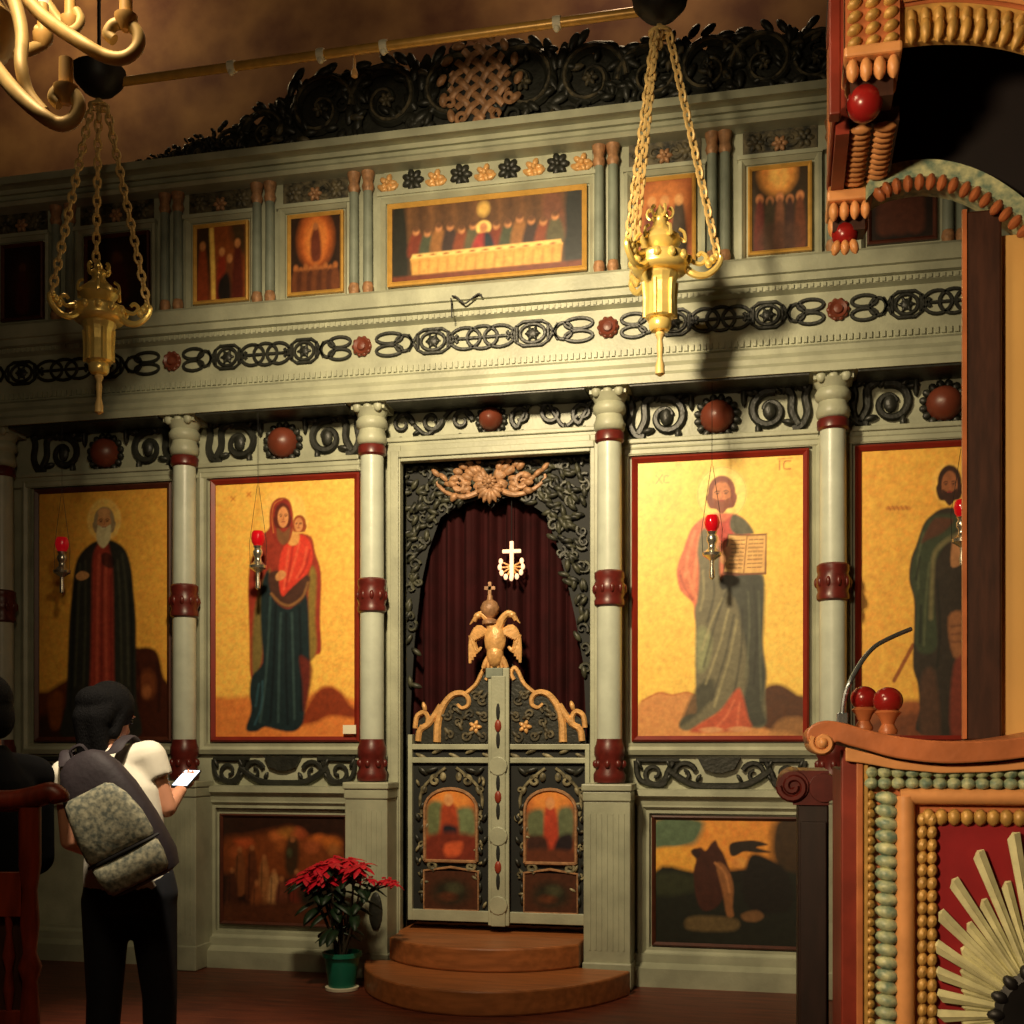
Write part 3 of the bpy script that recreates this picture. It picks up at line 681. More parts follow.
def icon_mother(res):
    p = goldboard((58, 52, 588, 996), res, (248, 190, 84))
    p.poly([(50, 860), (110, 850), (190, 846), (300, 880), (440, 830), (470, 812), (510, 816), (550, 850), (600, 880), (600, 1010), (50, 1010)], (222, 130, 60), 22)
    p.poly([(400, 900), (430, 850), (460, 818), (500, 812), (540, 836), (570, 880), (600, 900), (600, 930), (500, 920), (440, 944), (380, 950)], (136, 54, 24), 18)
    p.ell(318, 170, 86, 92, (250, 206, 110), 8, .5)
    # mantle (red-brown) falls from the head to the feet
    p.poly([(312, 112), (280, 128), (268, 170), (266, 220), (240, 250), (200, 330), (186, 400), (186, 520), (190, 640), (194, 770), (230, 790), (300, 760), (380, 760), (436, 700), (462, 680), (458, 560), (462, 400), (440, 320), (424, 260), (366, 236), (354, 170), (342, 126)], (152, 52, 36), 8)
    p.poly([(205, 560), (230, 440), (250, 400), (270, 380), (250, 520), (240, 700), (214, 770), (200, 740)], (118, 100, 52), 14)
    p.poly([(420, 380), (444, 400), (440, 560), (446, 660), (434, 706), (416, 700), (412, 540)], (138, 112, 50), 12)
    # dark blue-green robe
    p.poly([(262, 380), (238, 430), (232, 520), (236, 620), (240, 720), (200, 770), (190, 830), (196, 900), (176, 968), (216, 976), (250, 960), (310, 974), (360, 976), (392, 948), (404, 880), (420, 780), (418, 640), (412, 500), (396, 470), (350, 520), (310, 512), (280, 470)], (24, 40, 44), 10)
    folds(p, [[(270, 480), (262, 640), (250, 800), (230, 940)], [(310, 540), (304, 700), (300, 940)], [(352, 540), (356, 700), (362, 930)]], (66, 90, 88), 8, .55)
    folds(p, [[(290, 500), (284, 700), (270, 940)], [(330, 540), (330, 760), (336, 950)], [(380, 520), (386, 700), (388, 900)]], (8, 16, 22), 9, .7)
    folds(p, [[(240, 790), (236, 880), (210, 950)], [(226, 800), (214, 880)]], (54, 92, 104), 7, .6)
    p.poly([(380, 700), (420, 720), (430, 760), (412, 860), (396, 900), (392, 800)], (110, 36, 24), 12, .8)
    # sleeve and hand, arc of the mantle round the child
    p.poly([(262, 400), (300, 380), (410, 400), (416, 440), (390, 496), (340, 520), (300, 506), (276, 470)], (74, 44, 34), 10)
    p.line([(274, 466), (310, 502), (348, 510), (392, 480), (412, 430)], 9, (160, 110, 62), 8, .7)
    # child in red
    p.poly([(334, 270), (310, 320), (302, 380), (306, 450), (318, 476), (340, 456), (380, 420), (414, 390), (430, 340), (424, 290), (400, 256), (366, 250)], (214, 60, 42), 8)
    folds(p, [[(340, 300), (330, 380), (322, 450)], [(380, 280), (362, 350), (340, 420)], [(408, 300), (396, 360), (370, 410)]], (236, 104, 72), 9, .6)
    folds(p, [[(356, 290), (344, 370), (330, 440)], [(420, 310), (404, 370), (380, 408)]], (150, 32, 30), 6, .7)
    p.poly([(338, 250), (356, 236), (380, 250), (374, 284), (348, 290), (334, 274)], (226, 168, 92), 8, .9)
    p.poly([(290, 400), (310, 380), (330, 392), (320, 412), (296, 418)], (210, 146, 88), 6, .9)
    p.ell(380, 210, 34, 36, (250, 206, 110), 6, .6)
    face(p, 380, 212, 20, 27, (212, 140, 84), (150, 70, 34), None, turn=-.12)
    # mother's head and veil
    p.poly([(312, 112), (282, 126), (268, 168), (270, 230), (290, 276), (316, 290), (344, 270), (356, 220), (354, 164), (340, 124)], (148, 46, 34), 7)
    p.poly([(296, 220), (320, 240), (346, 222), (340, 270), (316, 286), (296, 260)], (120, 88, 54), 8, .8)
    face(p, 316, 180, 25, 40, (218, 146, 90), (96, 36, 26), None, turn=.1)
    p.line([(316, 118), (286, 134), (276, 180), (282, 240)], 4, (206, 120, 60), 4, .8)
    for x, y in ((120, 100), (180, 86)): p.line([(x, y), (x + 14, y + 14)], 6, (196, 110, 40), 4, .6); p.line([(x + 14, y), (x, y + 14)], 6, (196, 110, 40), 4, .6)
    p.noise(.12, 36); p.noise(.14, 70); return p
def icon_teacher(res):
    p = goldboard((22, 26, 612, 1006), res, (250, 204, 92))
    p.poly([(14, 910), (60, 866), (110, 850), (150, 858), (200, 850), (240, 866), (300, 900), (400, 960), (620, 960), (620, 1020), (14, 1020)], (214, 146, 84), 14)
    p.line([(40, 880), (100, 852), (150, 860), (200, 851), (232, 862)], 6, (186, 96, 50), 6, .8)
    p.poly([(470, 850), (500, 826), (540, 828), (590, 860), (620, 880), (620, 1000), (560, 990), (480, 980), (450, 930)], (84, 48, 26), 16)
    p.poly([(520, 960), (560, 940), (620, 950), (620, 1010), (500, 1010)], (170, 120, 70), 18, .7)
    p.ell(327, 150, 88, 96, (254, 222, 126), 8, .8); p.line(ring2(327, 150, 86, 94), 3, (220, 150, 60), 3, .5)
    # red-rose tunic
    p.poly([(292, 220), (240, 246), (212, 280), (190, 340), (168, 400), (166, 440), (180, 490), (224, 536), (236, 600), (300, 620), (330, 560), (420, 480), (430, 300), (410, 250), (366, 222)], (214, 112, 78), 8)
    folds(p, [[(230, 280), (206, 360), (196, 440)], [(250, 290), (236, 380), (226, 480)], [(204, 420), (220, 480), (240, 520)]], (236, 150, 104), 12, .6)
    folds(p, [[(270, 300), (262, 400), (250, 520)], [(176, 420), (190, 470), (222, 520)]], (166, 70, 56), 7, .6)
    p.poly([(296, 230), (330, 250), (364, 230), (370, 290), (340, 320), (306, 300)], (196, 70, 56), 8)
    # grey-green mantle: over the shoulder and wrapped round the legs
    p.poly([(366, 226), (410, 246), (440, 290), (424, 296), (380, 296), (356, 270)], (88, 84, 62), 8)
    p.poly([(262, 270), (240, 340), (246, 420), (240, 520), (230, 560), (234, 640), (232, 760), (234, 860), (236, 920), (210, 928), (180, 948), (176, 976), (206, 986), (260, 960), (320, 920), (360, 900), (420, 930), (430, 970), (470, 976), (484, 940), (480, 860), (482, 780), (468, 640), (472, 520), (470, 440), (400, 440), (340, 470), (320, 430), (316, 330)], (112, 106, 82), 10)
    p.poly([(330, 440), (380, 436), (470, 446), (476, 600), (470, 700), (484, 790), (470, 900), (484, 960), (430, 970), (400, 900), (420, 780), (400, 640), (380, 540), (344, 490)], (62, 64, 54), 16)
    p.poly([(238, 640), (262, 620), (290, 660), (280, 740), (252, 780), (236, 740)], (150, 156, 110), 22, .7)
    p.poly([(232, 840), (290, 800), (300, 860), (240, 930), (190, 966), (180, 956)], (54, 56, 46), 16, .8)
    folds(p, [[(330, 520), (290, 600), (256, 700)], [(350, 560), (320, 680), (270, 820)], [(380, 600), (350, 740), (300, 900)], [(260, 420), (262, 500), (250, 560)]], (170, 160, 118), 8, .55)
    folds(p, [[(340, 500), (300, 620), (262, 760)], [(370, 580), (340, 720), (290, 880)], [(400, 560), (396, 700), (370, 860)], [(440, 480), (450, 640), (440, 820)], [(290, 420), (300, 500), (276, 600)]], (46, 46, 40), 8, .6)
    folds(p, [[(420, 500), (424, 640), (412, 800)], [(458, 500), (462, 700), (466, 880)]], (104, 108, 86), 7, .5)
    # hem of the tunic and feet
    p.poly([(250, 960), (320, 916), (380, 840), (400, 860), (420, 940), (430, 976), (360, 990), (220, 992)], (190, 84, 54), 12)
    folds(p, [[(370, 880), (340, 940), (300, 980)], [(390, 890), (384, 940), (380, 984)]], (226, 124, 84), 8, .6)
    p.ell(290, 984, 40, 10, (216, 150, 100), 6); p.ell(390, 982, 40, 10, (216, 150, 100), 6)
    # book
    p.poly([(348, 292), (420, 298), (486, 296), (484, 440), (400, 440), (330, 432)], (120, 70, 40), 4, smooth=False)
    p.poly([(352, 298), (418, 303), (482, 302), (478, 432), (402, 433), (336, 425)], (226, 176, 104), 4, smooth=False)
    p.line([(416, 303), (404, 433)], 4, (150, 96, 50), 4)
    for k in range(8):
        y = 316 + k * 14
        for a in range(3): p.line([(362 - k * 1.6 + a * 17, y), (374 - k * 1.6 + a * 17, y + 1)], 4, (120, 70, 40), 2.5, .8)
        for a in range(3): p.line([(424 - k * 1 + a * 18, y), (437 - k * 1 + a * 18, y)], 4, (120, 70, 40), 2.5, .8)
    p.poly([(338, 440), (356, 446), (350, 476), (330, 490), (318, 466)], (46, 44, 36), 8)
    p.poly([(320, 380), (330, 350), (350, 336), (362, 350), (350, 380), (334, 400)], (214, 150, 96), 5)
    p.poly([(282, 300), (304, 290), (318, 312), (310, 352), (290, 356), (280, 330)], (214, 144, 92), 6, .9)
    face(p, 326, 148, 40, 50, (206, 126, 76), (130, 60, 32), (136, 66, 36))
    p.ell(326, 100, 22, 12, (124, 56, 30), 6, .6)
    # letters in the corners
    d = (170, 70, 36)
    for x in (530,): p.line([(x, 44), (x, 76)], 5, d, 3, .7); p.line([(x + 38, 46), (x + 18, 48), (x + 16, 72), (x + 38, 74)], 5, d, 3, .7); p.line([(x - 6, 38), (x + 44, 36)], 4, d, 3, .6)
    p.line([(90, 74), (112, 104)], 4, d, 3, .45); p.line([(112, 74), (90, 104)], 4, d, 3, .45); p.line([(136, 78), (122, 78), (120, 100), (136, 102)], 4, d, 3, .45)
    p.noise(.1, 36); p.noise(.14, 70); return p
def ring2(cx, cy, rx, ry, n=28): return [(cx + rx * math.cos(2 * PI * i / n), cy + ry * math.sin(2 * PI * i / n)) for i in range(n + 1)]
def icon_baptist(res):
    p = goldboard((55, 38, 700, 990), res, (236, 176, 72))
    p.poly([(40, 900), (180, 880), (260, 872), (420, 900), (700, 890), (700, 1000), (40, 1000)], (150, 82, 42), 20)
    p.poly([(40, 960), (300, 910), (700, 930), (700, 1000), (40, 1000)], (104, 56, 32), 24, .8)
    p.ell(385, 160, 66, 70, (246, 196, 96), 8, .6)
    p.line([(250, 690), (180, 806)], 14, (150, 84, 36), 6)
    robe = [(360, 240), (320, 260), (290, 290), (262, 360), (244, 400), (236, 470), (254, 540), (254, 640), (250, 760), (268, 820), (276, 900), (280, 985), (560, 985), (560, 800), (550, 600), (560, 440), (540, 320), (480, 260), (420, 240)]
    p.poly(robe, (46, 38, 30), 8)
    p.poly([(330, 262), (290, 300), (262, 370), (246, 420), (242, 480), (262, 560), (258, 690), (300, 720), (340, 690), (330, 560), (326, 440), (360, 370), (420, 300), (400, 262)], (52, 62, 42), 12)
    p.line([(440, 320), (370, 350), (330, 390), (322, 460), (316, 600)], 16, (120, 110, 74), 12, .75)
    folds(p, [[(290, 320), (270, 400), (270, 500)], [(310, 420), (298, 540), (290, 690)]], (92, 98, 68), 8, .6)
    folds(p, [[(276, 400), (262, 470)], [(280, 560), (276, 680)], [(340, 480), (350, 640), (340, 760)]], (18, 22, 16), 9, .7)
    p.poly([(320, 282), (350, 270), (400, 280), (360, 320), (310, 340), (280, 350)], (88, 46, 30), 10, .8)
    p.poly([(380, 600), (440, 590), (460, 720), (400, 730)], (150, 96, 58), 12, .9); folds(p, [[(390, 630), (440, 626)], [(392, 656), (446, 652)], [(394, 682), (450, 680)]], (92, 52, 34), 7, .7)
    p.poly([(400, 760), (450, 750), (470, 985), (390, 985)], (120, 50, 34), 14)
    p.poly([(280, 800), (330, 780), (350, 985), (280, 985)], (92, 58, 40), 18, .6)
    p.poly([(400, 340), (440, 350), (430, 420), (390, 430)], (190, 132, 86), 8, .8)
    face(p, 385, 160, 36, 50, (150, 90, 54), (52, 28, 18), (58, 30, 20))
    p.line([(154, 232), (236, 234)], 12, (190, 110, 44), 6, .6)
    for k in range(5): p.line([(158 + k * 16, 226), (166 + k * 16, 240)], 5, (160, 84, 34), 3, .6)
    p.noise(.12, 36); p.noise(.14, 70); return p
big_icon(35, 172.5, icon_elder, 150, 'darkframe', 'tall gold icon of a white-bearded saint in a dark cloak with red stole')
big_icon(211, 360, icon_mother, 150, 'redframe', 'tall gold icon of a veiled standing mother holding a child in red')
big_icon(632, 809, icon_teacher, 165, 'redframe', 'tall gold icon of a haloed saint in rose and grey holding an open book')
big_icon(855, 1043, icon_baptist, 165, 'redframe', 'tall gold icon of a dark-haired bearded saint in dark green, behind the icon kiosk')
# ---------------- lower paintings
def framed(name, x0, x1, z0, z1, y, p, frame, label, fw=.03, cat='painting', lip=.02):
    t = thing(name, label, cat, ((x0 + x1) / 2, y, z0))
    b = MB().frame(x0, x1, z0, z1, [(0, y + .012), (0, y - lip * .7), (fw * .4, y - lip), (fw, y - lip * .3), (fw + .0005, y + .012)])
    obj('frame', b, frame, t)
    g = fw * .96
    p.build('painted_panel', x0 + g, x1 - g, z0 + g, z1 - g, y - .001, t)
    return t
def low_crowd(res):
    p = Paint((165, 320, 650, 770), res, (44, 22, 12))
    p.poly([(165, 420), (260, 400), (380, 372), (440, 360), (520, 400), (620, 400), (650, 450), (650, 560), (165, 560)], (120, 58, 24), 40)
    R = random.Random(21)
    for (x, y, w) in ((390, 400, 40), (430, 384, 44), (472, 384, 30), (400, 440, 26), (560, 410, 50), (600, 420, 40), (520, 440, 34), (610, 450, 26), (250, 430, 40), (220, 470, 30)):
        p.poly([(x - w, y + R.uniform(-8, 8)), (x - w * .3, y - R.uniform(14, 26)), (x + w * .5, y - R.uniform(8, 22)), (x + w, y + R.uniform(-6, 12)), (x + w * .3, y + R.uniform(16, 30)), (x - w * .5, y + R.uniform(10, 26))], (R.randint(150, 206), R.randint(78, 108), R.randint(34, 54)), 24, .7)
    p.poly([(424, 420), (446, 404), (468, 424), (470, 500), (456, 560), (424, 560), (414, 490)], (44, 34, 20), 18, .9); p.ell(434, 470, 11, 18, (84, 92, 62), 12, .5); p.ell(446, 414, 10, 12, (150, 90, 50), 8, .8)
    R = random.Random(5)
    for (x, y, h, c) in ((230, 470, 180, (120, 66, 34)), (280, 460, 210, (92, 46, 24)), (330, 500, 190, (148, 92, 50)), (370, 560, 130, (176, 124, 76)), (400, 590, 100, (104, 52, 34)), (300, 610, 130, (130, 70, 36)), (460, 560, 120, (110, 40, 26)), (540, 580, 120, (60, 40, 24)), (590, 560, 140, (90, 44, 26)), (200, 560, 160, (70, 34, 20))):
        p.poly([(x - 6, y), (x + 10, y), (x + 24, y + h * .4), (x + 22, y + h), (x - 22, y + h), (x - 20, y + h * .4)], c, 12); p.ell(x + 2, y - 8, 9, 12, (168, 104, 60), 9, .7)
        p.line([(x - 8, y + 20), (x - 12, y + h)], 6, tuple(int(q * .5) for q in c), 6, .7)
    p.poly([(165, 700), (300, 690), (480, 680), (650, 720), (650, 780), (165, 780)], (84, 42, 22), 30)
    p.poly([(470, 620), (650, 600), (650, 690), (500, 690)], (24, 30, 18), 30, .8)
    p.noise(.25, 30); return p
def low_rider(res):
    p = Paint((140, 340, 725, 858), res, (26, 24, 18))
    p.poly([(140, 340), (740, 340), (740, 460), (640, 520), (500, 540), (140, 560)], (232, 150, 62), 24)
    p.poly([(140, 340), (330, 340), (320, 420), (270, 452), (140, 470)], (92, 112, 84), 30)
    p.poly([(140, 470), (220, 455), (300, 462), (300, 556), (140, 566)], (236, 168, 66), 16)
    p.poly([(640, 340), (740, 340), (740, 600), (660, 560), (620, 470)], (62, 44, 26), 40)
    p.poly([(140, 560), (300, 560), (480, 600), (740, 560), (740, 870), (140, 870)], (28, 30, 22), 20)
    p.poly([(140, 570), (300, 575), (300, 640), (140, 660)], (54, 58, 36), 26, .7)
    p.poly([(300, 470), (330, 456), (350, 470), (372, 440), (392, 426), (404, 450), (424, 480), (440, 520), (452, 560), (440, 620), (400, 700), (340, 720), (310, 660), (300, 560), (310, 510)], (66, 32, 22), 10)
    p.poly([(290, 470), (310, 462), (330, 478), (316, 500), (296, 490)], (46, 26, 20), 8)
    p.poly([(394, 530), (420, 520), (450, 560), (466, 620), (462, 700), (466, 740), (440, 740), (420, 640)], (150, 96, 54), 10, .9)
    p.line([(390, 520), (430, 560), (450, 640)], 10, (196, 130, 78), 8, .7)
    p.poly([(452, 440), (500, 426), (560, 424), (606, 440), (560, 452), (620, 470), (560, 474), (510, 470), (470, 490), (452, 480)], (44, 34, 26), 8)
    p.ell(490, 516, 34, 22, (226, 154, 74), 10, .9)
    p.poly([(540, 480), (620, 500), (690, 560), (700, 700), (560, 720), (500, 640), (510, 560)], (24, 20, 16), 20)
    p.poly([(280, 750), (360, 742), (480, 752), (470, 800), (300, 806), (262, 784)], (104, 84, 52), 16, .9)
    p.poly([(500, 730), (560, 712), (590, 736), (560, 760), (510, 756)], (132, 92, 56), 12, .8)
    p.noise(.2, 36); return p
framed('icon_painting', PX(221, -.005), PX(348, -.005), PZ(933), PZ(817), -.014, low_crowd(130), 'darkframe', 'dark brown crowd painting low on the screen, behind the red poinsettia', .022)
framed('icon_painting', PX(652, -.005), PX(801, -.005), PZ(939), PZ(813), -.014, low_rider(150), 'darkframe', 'dark landscape painting with an orange sky, low on the screen', .024)
# ---------------- upper tier panels
def up_panel(kind, res, w, h):
    p = Paint((0, 0, 100, 100 * h / w), res, (70, 42, 24)); H = 100 * h / w
    if kind == 'a':
        p.I[:] = S(34, 22, 16); p.ell(50, H * .5, 30, H * .34, (62, 34, 20), 30); p.ell(50, H * .3, 9, 11, (96, 58, 34), 5); p.poly([(40, H * .4), (60, H * .4), (68, H * .9), (32, H * .9)], (72, 26, 20), 8)
    if kind == 'b':
        p.I[:] = S(140, 70, 30); p.poly([(0, 0), (28, 0), (24, H), (0, H)], (60, 40, 20), 10); p.poly([(70, 0), (100, 0), (100, H * .4), (80, H * .3)], (70, 50, 26), 16)
        p.line([(30, -4), (33, H * .5), (35, H + 4)], 9, (240, 190, 90), 4, smooth=False)
        for x, c in ((52, (150, 50, 28)), (68, (110, 56, 30)), (84, (90, 34, 22)), (12, (140, 60, 30))):
            y = H * (.3 + .1 * (x % 3)); p.poly([(x - 6, y), (x + 6, y), (x + 11, H), (x - 11, H)], c, 6); p.ell(x, y - 7, 6, 8, (200, 130, 76), 4)
        p.poly([(45, H * .75), (65, H * .65), (70, H), (45, H)], (34, 26, 22), 8)
    if kind == 'c':
        p.I[:] = S(48, 30, 20); p.ell(50, H * .3, 34, H * .36, (206, 104, 44), 18); p.ell(50, H * .32, 22, H * .28, (226, 132, 60), 12)
        p.poly([(50, H * .12), (58, H * .2), (62, H * .5), (56, H * .6), (42, H * .58), (40, H * .3)], (110, 52, 34), 6); p.ell(50, H * .13, 5, 7, (180, 110, 66), 3)
        for k in range(9): x = 10 + k * 10; p.ell(x, H * .68 + (k % 2) * 5, 5, 7, (176, 104, 54), 4); p.poly([(x - 6, H * .74), (x + 6, H * .74), (x + 8, H), (x - 8, H)], (84, 44, 26) if k % 2 else (110, 60, 32), 5)
    if kind == 'd':
        p.I[:] = S(160, 86, 40); p.ell(50, H * .3, 40, H * .3, (196, 116, 56), 22)
        for x, c in ((26, (110, 44, 28)), (50, (150, 60, 34)), (76, (66, 50, 34))): p.poly([(x - 9, H * .34), (x + 9, H * .34), (x + 14, H), (x - 14, H)], c, 6); p.ell(x, H * .26, 8, 10, (212, 150, 90), 4)
    if kind == 'e':
        p.I[:] = S(60, 46, 30); p.ell(46, H * .06, 34, H * .26, (226, 150, 70), 14); p.ell(48, H * .08, 18, H * .16, (240, 180, 90), 8)
        for k in range(5): p.ell(14 + k * 18, H * .36 + 5 * (k % 2), 7, 9, (204, 132, 84), 4); p.poly([(8 + k * 18, H * .43), (20 + k * 18, H * .43), (24 + k * 18, H), (4 + k * 18, H)], ((104, 46, 36), (70, 58, 40), (120, 74, 50), (64, 42, 36), (110, 62, 40))[k], 6)
        p.poly([(20, H * .7), (80, H * .7), (84, H), (16, H)], (84, 54, 40), 12, .7)
    if kind == 'f':
        p.I[:] = S(56, 36, 22); p.poly([(0, H * .6), (100, H * .5), (100, H), (0, H)], (34, 22, 16), 14)
        for x in (24, 48, 72): p.ell(x, H * .36, 8, 10, (130, 84, 50), 5); p.poly([(x - 10, H * .45), (x + 10, H * .45), (x + 14, H * .9), (x - 14, H * .9)], (78, 40, 26), 8)
    p.noise(.22, 16); return p
ULAB = ['small dark panel painting, first of the upper row from the chandelier side', 'small dark panel painting behind the chains of the lamp under the chandelier', 'small panel painting with a bright upright pole, upper row', 'small panel painting of a figure in an orange glow, upper row',
        'small gilt-framed panel painting behind the brass hanging lamp near the kiosk', 'small gilt-framed panel painting of a group under a golden glow', 'small dim panel painting seen under the kiosk arch']
for (pa, pb, k), lab in zip(UPS, ULAB):
    X0, X1 = PX(pa, -.11), PX(pb, -.11)
    framed('icon_painting', X0, X1, zu0, zu1, -.114, up_panel(k, 60, X1 - X0, zu1 - zu0), 'darkframe' if k in 'af' else 'giltframe', lab, .024)
def supper(res):
    p = Paint((0, 0, 200, 84), res, (96, 64, 38))
    p.poly([(0, 0), (14, 0), (18, 84), (0, 84)], (34, 34, 26), 6); p.poly([(184, -2), (200, -2), (200, 86), (182, 86)], (40, 42, 40), 6)
    for x in range(18, 186, 12): p.line([(x, 0), (x + 2, 40)], 4, (130, 86, 50) if (x // 12) % 2 else (70, 46, 30), 6, .6)
    p.ell(98, 10, 6, 8, (220, 176, 90), 5)
    p.poly([(160, 4), (178, 4), (182, 50), (164, 50)], (110, 66, 46), 6)
    cols = [(120, 52, 34), (70, 76, 56), (150, 100, 54), (60, 44, 40), (130, 64, 40), (90, 84, 60), (150, 60, 44)]
    for k in range(13):
        x = 26 + k * 12.2; y = 32 + 3 * math.sin(k * 1.9)
        if k == 6: continue
        p.poly([(x - 5, y), (x + 5, y), (x + 9, y + 24), (x - 9, y + 24)], cols[k % 7], 4); p.ell(x, y - 4, 3.6, 4.6, (196, 132, 84), 2.5); p.ell(x, y - 6.5, 3.6, 3, (60, 36, 24), 2.5, .8)
    p.ell(98, 31, 8, 8, (246, 204, 116), 2.5); p.poly([(92, 38), (104, 38), (110, 58), (86, 58)], (160, 52, 50), 4); p.poly([(99, 38), (106, 40), (110, 58), (100, 58)], (34, 44, 54), 4); p.ell(98, 31, 4, 5.4, (196, 130, 84), 2)
    p.poly([(22, 54), (178, 52), (180, 58), (20, 60)], (246, 204, 120), 2, smooth=False); p.poly([(20, 59), (180, 57), (178, 78), (22, 78)], (222, 164, 84), 3, smooth=False)
    for x in range(30, 176, 10): p.line([(x, 62), (x - 1, 76)], 2, (176, 116, 54), 3, .6)
    for x in range(30, 172, 14): p.ell(x, 56, 3, 1.2, (170, 110, 60), 1.5)
    p.poly([(0, 78), (200, 77), (200, 86), (0, 86)], (110, 52, 30), 3, smooth=False)
    p.noise(.18, 40); return p
framed('icon_painting', CX0, CX1, zc0, zc1, -.124, supper(180), 'giltframe', 'wide gilt-framed painting of figures at a long table, above the doors', .03)
# paper card tucked in the corner of the mother icon
tagobj(obj('paper_card', MB().box(PX(343, -.06), PX(356, -.06), -.062, -.058, PZ(733.5, -.06), PZ(724.5, -.06)), 'white'), 'small white paper card at the bottom corner of the mother and child icon', 'card')
# ================================================================== ROYAL DOORS
yD = .0
zD0, zD1 = PZ(922, yD), PZ(744, yD)
def door_icon(kind, res):
    p = Paint((0, 0, 100, 130), res, (150, 78, 40))
    p.ell(50, 18, 40, 36, (226, 138, 62), 20)
    if kind == 0:
        p.poly([(6, 30), (34, 26), (36, 76), (8, 84)], (104, 112, 74), 10); p.poly([(58, 40), (92, 36), (96, 84), (62, 84)], (110, 122, 84), 10)
        p.poly([(34, 30), (58, 28), (66, 70), (60, 104), (28, 104), (30, 60)], (166, 66, 36), 8); p.ell(46, 20, 9, 11, (216, 150, 92), 4)
        p.poly([(36, 66), (62, 70), (60, 98), (38, 94)], (28, 30, 40), 9); p.poly([(10, 84), (96, 84), (96, 130), (6, 130)], (120, 46, 30), 12); p.poly([(40, 100), (72, 96), (66, 118), (40, 120)], (206, 90, 50), 8)
    else:
        p.poly([(6, 44), (36, 36), (38, 80), (8, 84)], (96, 104, 72), 10); p.poly([(66, 36), (94, 34), (94, 84), (66, 84)], (98, 106, 76), 10)
        p.poly([(40, 34), (60, 34), (66, 80), (62, 104), (40, 104)], (176, 62, 38), 7); p.ell(50, 24, 9, 11, (222, 150, 92), 4)
        p.poly([(66, 84), (92, 78), (92, 108), (58, 112)], (34, 24, 28), 9); p.poly([(6, 84), (40, 84), (44, 112), (6, 112)], (60, 34, 26), 9); p.poly([(4, 108), (96, 108), (96, 132), (4, 132)], (96, 48, 28), 10)
    p.noise(.2, 14); return p
def door_dark(res):
    p = Paint((0, 0, 100, 92), res, (74, 40, 24)); p.ell(50, 50, 34, 30, (40, 36, 24), 20); p.ell(56, 40, 14, 12, (84, 84, 58), 12, .6); p.ell(44, 60, 16, 10, (104, 54, 30), 10, .7); p.noise(.3, 16); return p
R0 = random.Random(12)
